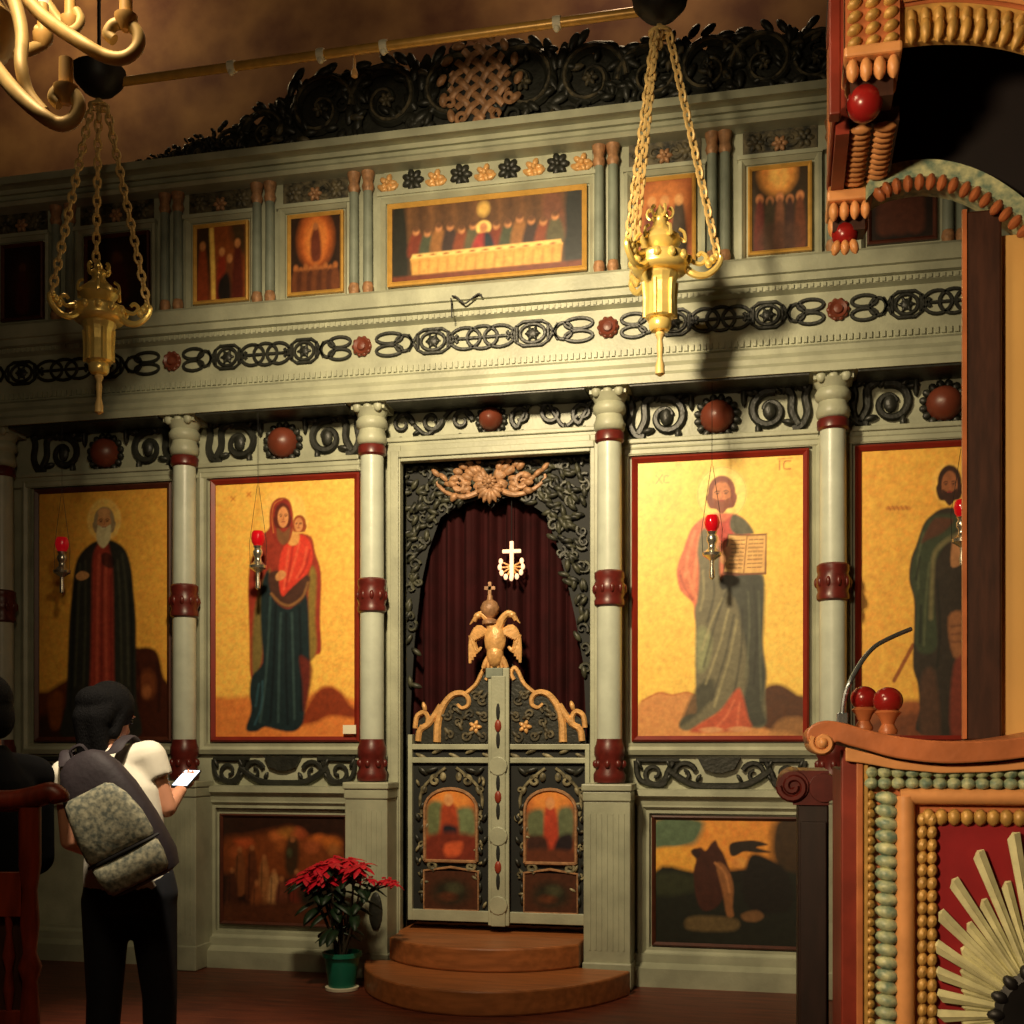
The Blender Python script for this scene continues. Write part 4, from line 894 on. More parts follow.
def door(pa, pb, side, label):
    X0, X1 = PX(pa, yD), PX(pb, yD); xc = (X0 + X1) / 2; W = X1 - X0
    t = thing('royal_door', label, 'door', (X0 if side < 0 else X1, yD, zD0))
    zr = [PZ(q, yD) for q in (922, 911, 763, 757.5, 749.5, 744)]
    b = MB(); y0, y1 = yD - .02, yD + .03
    sw = .028
    b.box(X0, X1, y0, y1, zr[0], zr[1]); b.box(X0, X1, y0, y1, zr[2], zr[3]); b.box(X0, X1, y0, y1, zr[4], zr[5])
    if side < 0: b.box(X0 - .001, X0 + sw, y0 - .004, y1, zr[0], zr[5] + .06)
    else: b.box(X1 - sw, X1 + .001, y0 - .004, y1, zr[0], zr[5])
    if side < 0: b.box(X1 - .006, X1, y0, y1, zr[0], zr[5])
    else: b.box(X0, X0 + .03, y0, y1, zr[0], zr[5])
    fr = obj('door_frame', b, 'paint', t, bevel=.004)
    obj('door_board', MB().box(X0 + .004, X1 - .004, yD + .005, yD + .022, zr[0] + .01, zr[5] - .005), 'ground', t)
    y = yD - .004; d = MB(); g = MB(); l = MB()
    # little carved band
    zb = (zr[3] + zr[4]) / 2; hb = zr[4] - zr[3]
    for k in range(5):
        x = X0 + sw + (W - sw) * (k + .5) / 5; leaf(l, x - W * .07, zb, y, .4 if k % 2 else -.4, W * .15, hb * .5, .01)
    # arched icon and frame
    ix0, ix1 = PX(425 if side < 0 else 525, y), PX(477 if side < 0 else 576, y); iz0, iz1 = PZ(862, y), PZ(789, y); im = (ix0 + ix1) / 2; hw = (ix1 - ix0) / 2
    arch = lambda u, v: (v > .28) | (((u - .5) / .5) ** 2 + ((.28 - v) / .28) ** 2 < 1.0)
    ic = door_icon(0 if side < 0 else 1, 60).build('arched_icon', ix0, ix1, iz0, iz1, y - .006, t, mask=arch)
    pts = [(ix0, y - .008, iz0)] + [(im - hw * math.cos(PI * k / 12), y - .008, iz1 - (iz1 - iz0) * .28 + (iz1 - iz0) * .28 * math.sin(PI * k / 12)) for k in range(13)] + [(ix1, y - .008, iz0)]
    obj('icon_frame', MB().tube(pts, .011, n=6, up=UY).tube([(ix0, y - .008, iz0), (ix1, y - .008, iz0)], .011, n=6, up=UY), 'copper', ic)
    lx0, lx1 = ix0 - .005, ix1 + .01; lz0, lz1 = PZ(913, y), PZ(872, y)
    lo = door_dark(50).build('lower_icon', lx0, lx1, lz0 + .01, lz1, y - .004, t)
    obj('icon_frame', MB().tube([(lx0, y - .006, lz0 + .01), (lx0, y - .006, lz1), (im, y - .006, lz1 + .025), (lx1, y - .006, lz1), (lx1, y - .006, lz0 + .01)], .009, up=UY, closed=True), 'copper', lo)
    # scrollwork: pale highlights over dark ground
    for s in (-1, 1):
        l.tube(spiral(im + s * hw * .62, PZ(781, y), y, .008, .035, PI / 2, 1.1 * s), .011, flat=.8, up=UY)
        l.tube(catmull([(im + s * hw * .2, y, PZ(768, y)), (im + s * hw * .5, y, PZ(774, y)), (im + s * hw * 1.0, y, PZ(786, y)), (im + s * hw * 1.2, y, PZ(800, y)), (im + s * hw * 1.12, y, PZ(815, y))], 5), .01, flat=.8, up=UY)
        leaf(l, im + s * hw * 1.12, PZ(795, y), y, PI / 2 + s * .4, .06, .03, .014)
        for q in range(6): leaf(d, im + s * hw * 1.2, PZ(866 - q * 11, y), y, PI / 2 + s * .5 * (1 if q % 2 else -1), .06, .03, .016)
        l.tube(spiral(im + s * hw * .75, PZ(867, y), y - .005, .006, .034, 0, 1.2 * s), .011, flat=.8, up=UY)
        l.ell((im + s * hw * .72, y - .004, PZ(870, y)), .03, .012, .014, n=10, m=6)
        for q in range(3): leaf(d, im + s * hw * (1.12), PZ(880 + q * 12, y), y, PI / 2, .06, .025, .014)
        for q in range(9):
            leaf(l, im + s * hw * R0.uniform(.95, 1.38), PZ(R0.uniform(772, 905), y), y, R0.uniform(0, 6.3), .05, .02, .012)
        for q in range(4):
            l.tube(spiral(im + s * hw * R0.uniform(1.05, 1.28), PZ(790 + q * 28, y), y, .005, .022, R0.uniform(0, 6), 1.1 * s, 12), .007, flat=.8, up=UY)
        l.ell((im + s * hw * .3, y, PZ(777, y)), .02, .012, .03, n=8, m=6)
        leaf(d, im + s * hw * .5, PZ(768, y), y, -.3 * s if s > 0 else PI + .3, .1, .035, .016)
        leaf(d, im + s * hw * .9, PZ(775, y), y, PI / 2 - s * .9, .08, .035, .016)
    obj('carved_ground', d, 'carve', t, smooth=True); obj('pale_scrollwork', l, 'cream_scroll', t, smooth=True)
    # pediment: sweeping gilded scroll with openwork below
    c = (lambda a, q: (PX(a, y), y, PZ(q, y))) if side < 0 else (lambda a, q: (PX(1000 - a, y), y, PZ(q, y)))
    poly = [c(a, q) for a, q in ((414, 743), (416, 722), (424, 716), (434, 712), (446, 698), (455, 692), (466, 692), (474, 686), (482, 672), (488, 664), (490, 743))]
    ped = obj('pediment_board', MB().prism([(p[0], p[2]) for p in poly], y + .006, y + .02), 'carve', t)
    g.tube(catmull([c(437, 742), c(438, 722), c(443, 706), c(452, 695), c(462, 693), c(468, 698), c(468, 705), c(462, 708), c(457, 704)], 5), [.026 - .016 * k / 40 for k in range(41)], flat=.8, up=UY)
    g.tube(catmull([c(415, 728), c(417, 716), c(424, 712), c(428, 718), c(426, 726), c(420, 727)], 5), .016, flat=.8, up=UY)
    g.tube(catmull([c(418, 741), c(420, 730), c(428, 724), c(434, 716), c(441, 705)], 5), .02, flat=.7, up=UY)
    g.tube(catmull([c(466, 693), c(476, 684), c(482, 672), c(486, 668), c(489, 674), c(486, 680)], 5), .013, flat=.8, up=UY)
    leaf(g, *[c(426, 712)[i] for i in (0, 2)], y, PI / 2 + .3, .07, .03, .015)
    flower(g, c(475, 727)[0], c(475, 727)[2], y, .045, .014, 5)
    obj('gilded_scroll', g, 'gilt', ped, smooth=True)
    q_ = MB(); R = random.Random(9)
    for a, q in ((450, 735), (458, 722), (447, 716), (466, 736), (470, 714), (482, 738), (484, 716), (482, 700), (476, 696), (455, 708)):
        p = c(a, q); q_.tube(spiral(p[0], p[2], y, .006, .032, R.random() * 6, 1.2), .009, flat=.8, up=UY); leaf(q_, p[0], p[2], y, R.random() * 6, .06, .025, .012)
    obj('openwork', q_, 'carve_mid', ped, smooth=True)
    return t
dl = door(409, 497, -1, 'leaf of the carved royal doors bearing the centre post and gilded eagle')
dr = door(503, 590, 1, 'plain-edged leaf of the carved royal doors, nearer the book-holding saint icon')
# centre post with inlays and the two-headed eagle
y = yD - .05
b = MB(); b.box(PX(488, y), PX(509, y), y, yD - .021, zD0 - .015, PZ(668, y)); b.box(PX(491.5, y), PX(505.5, y), y - .012, y, zD0 - .018, PZ(676, y))
for q in (766, 836, 905): b.lathe([(.06, -.012), (.06, .012)], (PX(498.5, y), y - .006, PZ(q, y)), 12, mat=Matrix.Rotation(PI / 2, 3, 'X'))
post = obj('centre_post', b, 'paint', dl, bevel=.005)
for q in (726, 797, 867):
    x = PX(498, y - .013)
    i1 = MB(); 
    for s in (-1, 1): i1.ell((x, y - .013, PZ(q + s * 14, y)), .013, .008, .055, n=10, m=6)
    obj('dark_inlay', i1, 'ground', post, smooth=True); obj('red_inlay', MB().ell((x, y - .014, PZ(q, y)), .022, .012, .04, n=10, m=6), 'inlay_red', post, smooth=True)
b = MB().box(PX(486, y), PX(503, y), y - .01, y + .02, PZ(678, y), PZ(668, y)); obj('post_collar', b, 'blue', post, bevel=.004)
ye = yD - .04; e = MB(); ep = lambda px, py, dy=0: (PX(px, ye + dy), ye + dy, PZ(py, ye + dy))
e.ell(ep(495, 640), .07, .045, .11); e.ell(ep(495, 655), .055, .045, .08)
for s in (-1, 1):
    m = lambda a, q, dy=0: ep(495 + s * a, q, dy)
    e.tube(catmull([m(3, 630), m(7, 620), m(13, 614), m(18, 616), m(21, 621)], 5), [.03 - .0008 * k for k in range(21)], n=8)   # neck and head
    e.ell(m(17, 615.5), .028, .024, .022, n=10, m=6); e.tube([m(20, 618), m(25, 624)], [.014, .003], n=6)
    for k in range(6):
        e.tube(catmull([m(8 + k * 2, 634 + k), m(17 + k * 1.3, 628 + k * 1.5, .01), m(24 - k * 1.2, 640 + k * 2, .01), m(25 - k * 2.3, 663 - k * 3.2, .01)], 4), [.026 - .0014 * j for j in range(13)], n=6, flat=.7)
    e.tube(catmull([m(4, 655), m(9, 661), m(12, 668)], 4), [.022, .02, .018, .017, .016, .015, .014, .013, .012], n=6)
    for k in range(3): e.tube([m(3 + k * 2, 658), m(3 + k * 4, 668)], [.018, .01], n=6)
eag = obj('eagle_finial', e, 'gilt', dl, smooth=True)
b = MB().lathe([(.05, 0), (.05, .02), (.025, .035), (.055, .07), (.062, .1), (.045, .135), (.02, .15), (.016, .18)], (PX(490, ye), ye, PZ(624, ye)), 14)
b.box(PX(490, ye) - .01, PX(490, ye) + .01, ye - .01, ye + .01, PZ(598, ye), PZ(582, ye)); b.box(PX(490, ye) - .034, PX(490, ye) + .034, ye - .01, ye + .01, PZ(590, ye), PZ(586.5, ye))
obj('crowning_cross', b, 'copper', eag, smooth=True)
# valance: openwork spandrel round the doorway
yv = .075; v = lambda a, q: (PX(a, yv), PZ(q, yv))
inner = [(409, 745), (411, 690), (414, 640), (420, 585), (428, 548), (440, 515), (455, 505), (470, 500), (482, 497), (491, 508), (500, 499), (512, 497), (530, 506), (545, 516), (556, 545), (566, 580), (575, 620), (583, 665), (587, 745)]
poly = [v(a, q) for a, q in inner] + [v(592, 745), v(592, 455), v(400, 455), v(400, 745)]
val = obj('doorway_valance', MB().prism(poly, yv + .01, yv + .025), 'ground', ico)
b_l = MB(); b_r = MB(); g = MB(); R = random.Random(4)
def inband(a, q):
    pts = [(x_, y_) for x_, y_ in inner]
    for (xa, ya), (xb, yb) in zip(pts, pts[1:]):
        if xa <= a <= xb:
            yy = ya + (yb - ya) * (a - xa) / max(xb - xa, 1e-6); return q < yy - 5
    return False
q = 465
while q < 738:
    a = 405
    while a < 592:
        aa, qq = a + R.uniform(-3, 3), q + R.uniform(-3, 3)
        if inband(aa, qq) and 406 < aa < 588:
            p = v(aa, qq); b = b_l if aa < 496 else b_r
            if R.random() < .3: b.tube(spiral(p[0], p[1], yv - .004, .006, .04, R.random() * 6, 1.0 * (1 if R.random() < .5 else -1), 12), [.006 + .007 * k / 12 for k in range(13)], n=6, flat=.9, up=UY)
            else:
                th_ = math.atan2(p[1] - PZ(620, yv), p[0] - PX(496, yv)) + PI / 2 + R.uniform(-.9, .9)
                leaf(b, p[0], p[1], yv - R.random() * .01, th_, .085, .036, .018)
        a += 7
    q += 8
obj('valance_leaf', b_l, 'valance', val, smooth=True); obj('valance_leaf', b_r, 'valance', val, smooth=True)
p = v(491, 483)
for s in (-1, 1):
    for k in range(7):     # fanned leaves springing from the middle
        a = PI / 2 - s * (.35 + .27 * k); L = .11 + .012 * k
        for j in range(3): leaf(g, p[0] + s * .03 + math.cos(a) * L * .55 * j, p[1] + .01 + math.sin(a) * L * .5 * j, yv - .02 - .006 * j, a + s * R.uniform(-.5, .5), .09 - .012 * j, .045, .018)
    g.tube(spiral(p[0] + s * .21, p[1] - .01, yv - .03, .01, .055, PI / 2 + s * 1.2, 1.3 * -s, 18), [.008 + .01 * k / 18 for k in range(19)], flat=.8, up=UY)
    g.tube(catmull([(p[0] + s * .06, yv - .02, p[1] - .05), (p[0] + s * .16, yv - .03, p[1] - .085), (p[0] + s * .27, yv - .02, p[1] - .06), (p[0] + s * .35, yv - .01, p[1] + .01), (p[0] + s * .33, yv - .01, p[1] + .07)], 6), [.02 - .0005 * k for k in range(25)], flat=.7, up=UY)
    for k in range(5): leaf(g, p[0] + s * (.13 + .05 * k), p[1] - .07 + .03 * k, yv - .025, (PI / 2 - s * 1.0) + R.uniform(-.4, .4), .075, .035, .015)
for k in range(9): a = -PI + PI * k / 8; leaf(g, p[0], p[1] - .03, yv - .035, a, .085 + .025 * math.sin(-a), .04, .02)
for k in range(10): a = 2 * PI * k / 10; leaf(g, p[0], p[1], yv - .05, a, .05, .025, .014)
g.ell((p[0], yv - .06, p[1]), .022, .02, .024)
obj('gilded_cartouche', g, 'copper', val, smooth=True)
# curtain behind the doors
X0, X1 = PX(396, .2), PX(600, .2); zc_ = PZ(452, .2)
cur = MB().sheet(lambda u, w_: (X0 + (X1 - X0) * u, .2 + .03 * math.sin(u * 62) + .012 * math.sin(u * 151 + 1), .3 + (zc_ - .3) * w_), 180, 8)
tagobj(obj('curtain', cur, 'velvet', None, smooth=True, solid=.01), 'dark red curtain drawn behind the royal doors', 'curtain')
# lit cross with a cluster of lamps above the doors
xc_, zc2 = PX(511, .08), PZ(562, .08); k = MB(); yk = .1
cro = thing('lamp_cross', 'small glowing cross with a cluster of lights, before the dark curtain', 'lamp', (xc_, yk, zc2))
k.box(xc_ - .012, xc_ + .012, yk - .01, yk + .01, zc2 - .1, zc2 + .13); k.box(xc_ - .06, xc_ + .06, yk - .01, yk + .01, zc2 + .055, zc2 + .078)
obj('cross', k, 'flame', cro, bevel=.004)
b = MB(); fl = MB()
for a in range(9):
    an = PI * (.86 + 1.28 * a / 8) if True else 0
    x, z = xc_ + math.cos(an) * .075, zc2 - .03 + math.sin(an) * .075
    b.tube([(xc_, yk + .01, zc2 - .03), (x, yk + .005, z)], .006); fl.ell((x, yk - .012, z), .014, .014, .02, n=8, m=6)
obj('wreath', b, 'gilt', cro); obj('bulbs', fl, 'flame', cro, smooth=True)
b = MB().tube([(xc_, yk, zc2 + .12), (xc_, yk, PZ(498.5, .1))], .003, n=5); obj('wire', b, 'iron', cro)
# ================================================================== STEPS
def semi(rx, ry, z0, z1, cx, yb=-.335):
    x0, x1 = OX0 + .02, OX1 - .02
    pts = [(x1, -.09), (x1, yb)]
    for k in range(49):
        a = PI * k / 48; q = (cx + rx * math.cos(a), -.001 - ry * math.sin(a))
        if q[1] < yb - .004: pts.append(q)
    pts += [(x0, yb), (x0, -.09)]
    n = len(pts); m = MB(); m.add([(x_, y_, z0) for x_, y_ in pts] + [(x_, y_, z1) for x_, y_ in pts], [tuple(range(n))[::-1], tuple(range(n, 2 * n))] + [(i, (i + 1) % n, (i + 1) % n + n, i + n) for i in range(n)]); return m
cxs = PX(484, -.3)
st = thing('semicircular_steps', 'rounded wooden steps on the floor in front of the royal doors', 'steps', (cxs, -.3, 0))
obj('step', semi(.86, 1.12, 0.0, .139, cxs + .08), 'stepwood', st, bevel=.012); obj('step', semi(.69, .62, .14, .28, cxs), 'stepwood', st, bevel=.012)
b = MB().box(OX0 + .001, OX1 - .001, -.088, .3, .0, .28); struct('trim_1', b, 'stepwood')
# ================================================================== HANGING LAMPS, RAIL, CHANDELIER
yl = -.9; K = .00533
lz = lambda q: PZ(q, yl, 660)
LXp = PX(660, yl); zRail = lz(2)
def links(mb, p, q, L=.07, r=.0085, w=.02):
    p, q = Vector(p), Vector(q); d = q - p; n = max(2, int(d.length / (L * .74))); d.normalize()
    a = d.orthogonal().normalized(); b_ = d.cross(a)
    for i in range(n):
        c = p.lerp(q, (i + .5) / n); u = a if i % 2 else b_
        pts = [c + d * (L / 2 * math.cos(2 * PI * k / 10)) + u * (w * math.sin(2 * PI * k / 10)) for k in range(10)]
        mb.tube(pts, r, n=5, closed=True)
def hanging_lamp(x, y, label):
    t = thing('hanging_lamp', label, 'lamp', (x, y, lz(378)), 0, 'brass hanging lamps before the icon screen')
    c = (x, y, 0); pr = lambda l: [(r * K, lz(q)) for r, q in l]
    obj('tail', MB().lathe(pr([(.2, 377), (4.8, 374), (4.6, 366), (2.6, 358), (3.4, 345), (2.6, 340), (5, 335), (4, 332)]), c, 16), 'brass_dull', t, smooth=True)
    obj('lower_cup', MB().lathe(pr([(4, 332), (9, 331), (11, 328), (11.5, 322), (10, 319.5), (13, 318)]), c, 24), 'brass', t, smooth=True)
    b = MB().lathe(pr([(13, 319), (15.6, 317), (15.2, 305), (14.8, 295), (15.6, 285), (17, 281), (19, 277)]), c, 14)
    for k in range(6):
        a = 2 * PI * k / 6 + .3; b.tube([(x + math.cos(a) * 15.4 * K, y + math.sin(a) * 15.4 * K, lz(318)), (x + math.cos(a) * 15.2 * K, y + math.sin(a) * 15.2 * K, lz(300)), (x + math.cos(a) * 16.6 * K, y + math.sin(a) * 16.6 * K, lz(283))], .012)
    obj('oil_cup', b, 'brass', t)
    b = MB().lathe(pr([(17, 277), (18, 274.5), (26, 273), (28.5, 270), (29, 268), (28, 264), (29, 260), (27, 257), (22, 256), (14, 252)]), c, 24)
    for k in range(12): a = 2 * PI * k / 12; b.ell((x + math.cos(a) * 28 * K, y + math.sin(a) * 28 * K, lz(262)), .022, .022, .028, n=8, m=6)
    obj('drip_pan', b, 'brass', t, smooth=True)
    b = MB().lathe(pr([(13, 253), (17, 249), (21, 243), (20, 238), (13, 232), (8, 227), (6.5, 222), (8, 219), (5, 215), (4, 211), (.2, 204)]), c, 20)
    for k in range(6):
        a = 2 * PI * k / 6; f = lambda r, q: (x + math.cos(a) * r * K, y + math.sin(a) * r * K, lz(q))
        b.tube(catmull([f(5, 216), f(10, 219), f(13, 214), f(11, 209), f(9, 211)], 4), .008, n=5)
        b.tube(catmull([f(20, 240), f(25, 244), f(24, 235), f(19, 231)], 4), .009, n=5)
    obj('crown_lid', b, 'brass', t, smooth=True)
    for a in (.1, 2.2, 4.25):
        f = lambda r, q: (x + math.cos(a) * r * K, y + math.sin(a) * r * K, lz(q)); arm = MB()
        arm.tube(catmull([f(24, 268), f(34, 276), f(46, 277), f(56, 270), f(60, 261), f(55, 257), f(52, 262)], 5), [.022 - .0004 * k for k in range(31)], n=8)
        arm.tube(catmull([f(30, 262), f(40, 266), f(46, 260), f(41, 255), f(37, 258)], 5), .012)
        for k in range(3): arm.ell(f(48 + 4 * k, 266 - 4 * k), .02, .02, .025, n=8, m=6)
        ar = obj('arm', arm, 'brass', t, smooth=True)
        ch = MB(); links(ch, f(57, 258), (x + math.cos(a) * 9 * K, y + math.sin(a) * 9 * K, lz(34)))
        obj('suspension_chain', ch, 'brass_dull', t, smooth=True)
    b = MB().tube(ring(x, 0, 0, 9 * K, 9 * K), .01, closed=True)
    b = MB(); b.tube([(x + math.cos(2 * PI * k / 16) * 10 * K, y + math.sin(2 * PI * k / 16) * 10 * K, lz(33)) for k in range(16)], .011, closed=True)
    b.lathe([(.004, lz(50)), (.016, lz(47)), (.018, lz(43)), (.006, lz(38)), (.006, lz(33))], c, 10)
    for a in (.1, 2.2, 4.25): b.tube([c[:2] + (lz(33),), (x + math.cos(a) * 10 * K, y + math.sin(a) * 10 * K, lz(33))], .008)
    obj('chain_ring', b, 'brass_dull', t, smooth=True)
    b = MB(); links(b, (x, y, lz(33)), (x, y, zRail - .15)); obj('hook_chain', b, 'brass_dull', t, smooth=True)
    return t
L2 = hanging_lamp(LXp, yl, 'ornate brass hanging lamp on three chains, at the rail end near the kiosk')
L1 = dup(L2, (PX(99, yl), yl, lz(378)), 'ornate brass hanging lamp on three chains, at the rail end under the chandelier')
rail = thing('lamp_rail', 'long brass rail with white clips carrying the two hanging lamps', 'rail', (PX(380, yl), yl + .06, zRail))
ry = yl + .06
x0, x1 = PX(99, yl), LXp
obj('pole', MB().tube([(x0 - .1, ry, zRail), (x1 + .1, ry, zRail)], .026, n=12), 'giltframe', rail, smooth=True)
for px in (232, 321, 384, 557):
    x = PX(px, ry); obj('clip', MB().lathe([(.034, -.022), (.036, 0), (.034, .022)], (x, ry, zRail), 14, mat=Matrix.Rotation(PI / 2, 3, 'Y')).ell((x, ry - .01, zRail - .035), .018, .018, .022), 'white', rail, smooth=True)
for x in (x0, x1):
    o_ = obj('lamp_bowl', MB().lathe([(.03, -.1), (.09, -.075), (.14, -.02), (.155, .05), (.145, .055), (.03, .06)], (x, yl, zRail), 24), 'iron', rail, smooth=True)
    obj('hanger_rod', MB().tube([(x, yl, zRail + .05), (x, yl, RH - .002)], .012), 'iron', rail)
x = PX(354.5, ry); obj('drop_pendant', MB().lathe([(.001, -.16), (.018, -.15), (.02, -.13), (.008, -.1), (.006, -.026)], (x, ry, zRail), 12), 'gilt', rail, smooth=True)
# chandelier close by, up in the corner
dC = 2.35
ch = thing('chandelier', 'pale brass chandelier with curling arms, hanging close by in the corner', 'chandelier', PD(-40, 20, dC))
hub = Vector(PD(-40, 20, dC))
b = MB().lathe([(.002, -.2), (.05, -.17), (.03, -.12), (.09, -.05), (.11, .0), (.07, .06), (.035, .12), (.05, .18), (.02, .22)], hub, 20); obj('hub', b, 'brass_dull', ch, smooth=True)
obj('stem', MB().tube([hub + Vector((0, 0, .2)), Vector((hub.x, hub.y, RH - .002))], .014, n=8), 'brass_dull', ch)
ARMS = [([(-30, 0, 2.35), (5, -18, 2.3), (45, 18, 2.25), (80, 42, 2.2), (105, 56, 2.2), (124, 58, 2.2), (137, 48, 2.2), (138, 34, 2.2), (128, 24, 2.2), (114, 25, 2.2), (108, 34, 2.2), (114, 40, 2.2)], (126, 20), None),
        ([(-30, 30, 2.35), (-8, 62, 2.2), (14, 90, 2.05), (38, 112, 2.0), (58, 124, 2.0), (73, 120, 2.0), (79, 106, 2.0), (72, 92, 2.0), (60, 90, 2.0), (54, 98, 2.0), (60, 104, 2.0)], (66, 92), None),
        ([(-30, 10, 2.35), (0, -30, 2.3), (14, 0, 2.2), (22, 34, 2.15), (21, 64, 2.1), (28, 92, 2.1), (44, 112, 2.1)], None, None),
        ([(-30, 20, 2.35), (-5, 48, 2.4), (20, 52, 2.5), (42, 44, 2.5), (44, 34, 2.5), (36, 30, 2.5)], (43, 38), (40, 10)),
        ([(-30, 5, 2.35), (10, -30, 2.55), (40, -5, 2.6), (60, 22, 2.6), (72, 30, 2.6), (80, 20, 2.6), (76, 10, 2.6)], (70, 22), (69, 0))]
for pts, c0, c1 in ARMS:
    pp = catmull([PD(*p) for p in pts], 6); n = len(pp)
    a = obj('arm', MB().tube(pp, [.0135 - .003 * k / n for k in range(n)], n=10), 'brass_dull', ch, smooth=True)
    if c0:
        d = pts[-1][2]; p = Vector(PD(*c0, d)); q = p + Vector((0, 0, .055 if c0[1] > 50 else .07))
        m = MB().lathe([(.008, -.02), (.02, -.005), (.021, .008), (.012, .012), (.0115, (q - p).length), (.004, (q - p).length + .004)], p, 14)
        obj('candle_holder', m, 'cream', a, smooth=True)
        if c1: obj('glint_bulb', MB().lathe([(.008, 0), (.012, .012), (.008, .03), (.001, .045)], q, 10), 'flame', a, smooth=True)  # glowing tips added for the bright glints on the brass
# small red votive lamps hung before the four large icons
def votive(px, pr, y, label, wire=True, k=1.0):
    x = PX(px, y); u = .0056 * k; z = PZ(pr, y, px); c = (x, y, 0)
    t = thing('votive_lamp', label, 'lamp', (x, y, z - 58 * u), 0, 'red votive lamps before the large icons')
    f = lambda l: [(r * u, z - q * u) for r, q in l]
    obj('red_glass', MB().lathe(f([(4.5, 8), (7, 4), (8, -1), (7.2, -6), (5.5, -9), (4.8, -9), (6, -5), (6.4, 0), (4, 5), (.1, 6)]), c, 18), 'glow_red', t, smooth=True)
    obj('stem', MB().lathe(f([(.1, 58), (2.6, 56), (3, 50), (2, 44), (2.4, 38), (5, 36), (9.5, 33), (10, 30), (7, 28), (4, 25), (3.6, 21), (5.4, 18), (5.6, 14), (4, 11), (5.6, 8), (.1, 7)]), c, 18), 'silver', t, smooth=True)
    b = MB()
    top = zBand - .016
    for s in (-1, 1):
        b.tube([(x + s * 9.5 * u, y, z - 31 * u), (x + s * 10.5 * u, y, z - 5 * u), (x + s * 1 * u, y, z + 60 * u)], .0016, n=4)
    b.tube([(x, y, z + 60 * u), (x, y, top - .001)], .0018, n=4)
    obj('wire', b, 'iron', t)
    return t
votive(62, 545, -.25, 'small red votive lamp before the icon of the white-bearded saint')
votive(258, 539, -.25, 'small red votive lamp before the mother and child icon')
votive(712, 524, -.25, 'small red votive lamp before the saint with the open book')
votive(962, 509, -.25, 'small red votive lamp before the dark-haired saint, beside the kiosk post')
# cord pinned on the ledge
b = MB(); yy = -.235; b.tube(catmull([P(452, 296, -.262), P(456, 297, -.262), P(462, 302, -.262), P(466, 303, -.262), P(478, 294, -.262), P(482, 297, -.262)], 5), .006); b.tube([P(451, 298, -.262), P(452, 318, -.262)], .004)
tagobj(obj('cord', b, 'iron'), 'short black cord looped on the ledge below the long table painting', 'cord')
# ================================================================== ICON KIOSK
yF, yB = -4.61, -4.2
kp = lambda px, py, y: P(px, py, y)
kx = lambda px, y=yF: P(px, 0, y)[0]
kz = lambda py, px=900, y=yF: P(px, py, y)[2]
X0, X1 = kx(841), kx(1260)
zTop = 1.425
kio = thing('icon_kiosk', 'carved wooden icon kiosk with arched leafy canopy and red sunburst front', 'icon kiosk', ((X0 + X1) / 2, (yF + yB) / 2, 0))
XR_ = X1
st_ = obj('stand_body', MB().box(X0, XR_, yF + .03, yB + .06, 0, zTop - .03), 'kiosk_red', kio)
def leaves_v(px0, px1, py0, py1, pitch, ncol, mat, y=yF, d=.018, parent=None):
    b = MB(); x0, x1 = kx(px0), kx(px1); w = (x1 - x0) / ncol
    z1, z0 = kz(py0), max(.02, kz(py1)); h = pitch / 460.0; z = z1
    while z > z0:
        for c in range(ncol):
            for s in (0,): leaf(b, x0 + w * c, z - h * .5, y - .004 * c, -.18, w * 1.15, h * 1.12, d)
        z -= h
    return obj('leaf_molding', b, mat, parent or st_, smooth=True)
def leaves_h(px0, px1, py0, py1, pitch, nrow, mat, y=yF, d=.018, parent=None):
    b = MB(); z1, z0 = kz(py0), kz(py1); h = (z1 - z0) / nrow; x = kx(px0); x1 = kx(px1); w = pitch / 460.0
    while x < x1:
        for r in range(nrow): leaf(b, x + w * .5, z1 - h * r, y - .004 * r, -PI / 2, h * 1.15, w * 1.08, d)
        x += w
    return obj('leaf_molding', b, mat, parent or st_, smooth=True)
# front framing, from the outside inward
obj('shaded_corner_post', MB().box(X0, kx(862), yF - .006, yF + .0301, 0, kz(750)), 'kiosk_red', kio, bevel=.004)  # darker wood here stands in for the side face in shadow
obj('corner_bead', MB().box(kx(856), kx(863), yF - .014, yF - .0061, .001, kz(754)), 'kiosk', kio, bevel=.003)
obj('backing', MB().box(kx(862), XR_, yF + .012, yF + .0301, 0, kz(752)), 'kiosk', kio)
leaves_v(864, 874, 790, 2000, 9, 1, 'leaf_gold', d=.014); leaves_v(874.5, 897, 790, 2000, 12.5, 1, 'leaf_teal', d=.022); leaves_h(864, 1240, 766, 788, 13, 2, 'leaf_teal')
obj('bead_edge', MB().tube([(kx(866), yF - .006, .02), (kx(866), yF - .006, kz(764))], .006, n=6), 'leaf_gold', kio)
obj('inner_frame', MB().tube([(kx(905), yF, .02), (kx(905), yF, kz(796))], .021, n=10).tube([(kx(900), yF, kz(796)), (XR_, yF, kz(796))], .018, n=10), 'kiosk_light', kio, smooth=True)
leaves_v(917, 936, 812, 2000, 12.5, 2, 'leaf_gold', d=.012); leaves_h(922, 1240, 808, 823, 12, 1, 'leaf_gold', d=.014)
obj('red_panel', MB().box(kx(934), XR_ - .02, yF + .004, yF + .0121, .0, kz(820)), 'redpanel', kio)
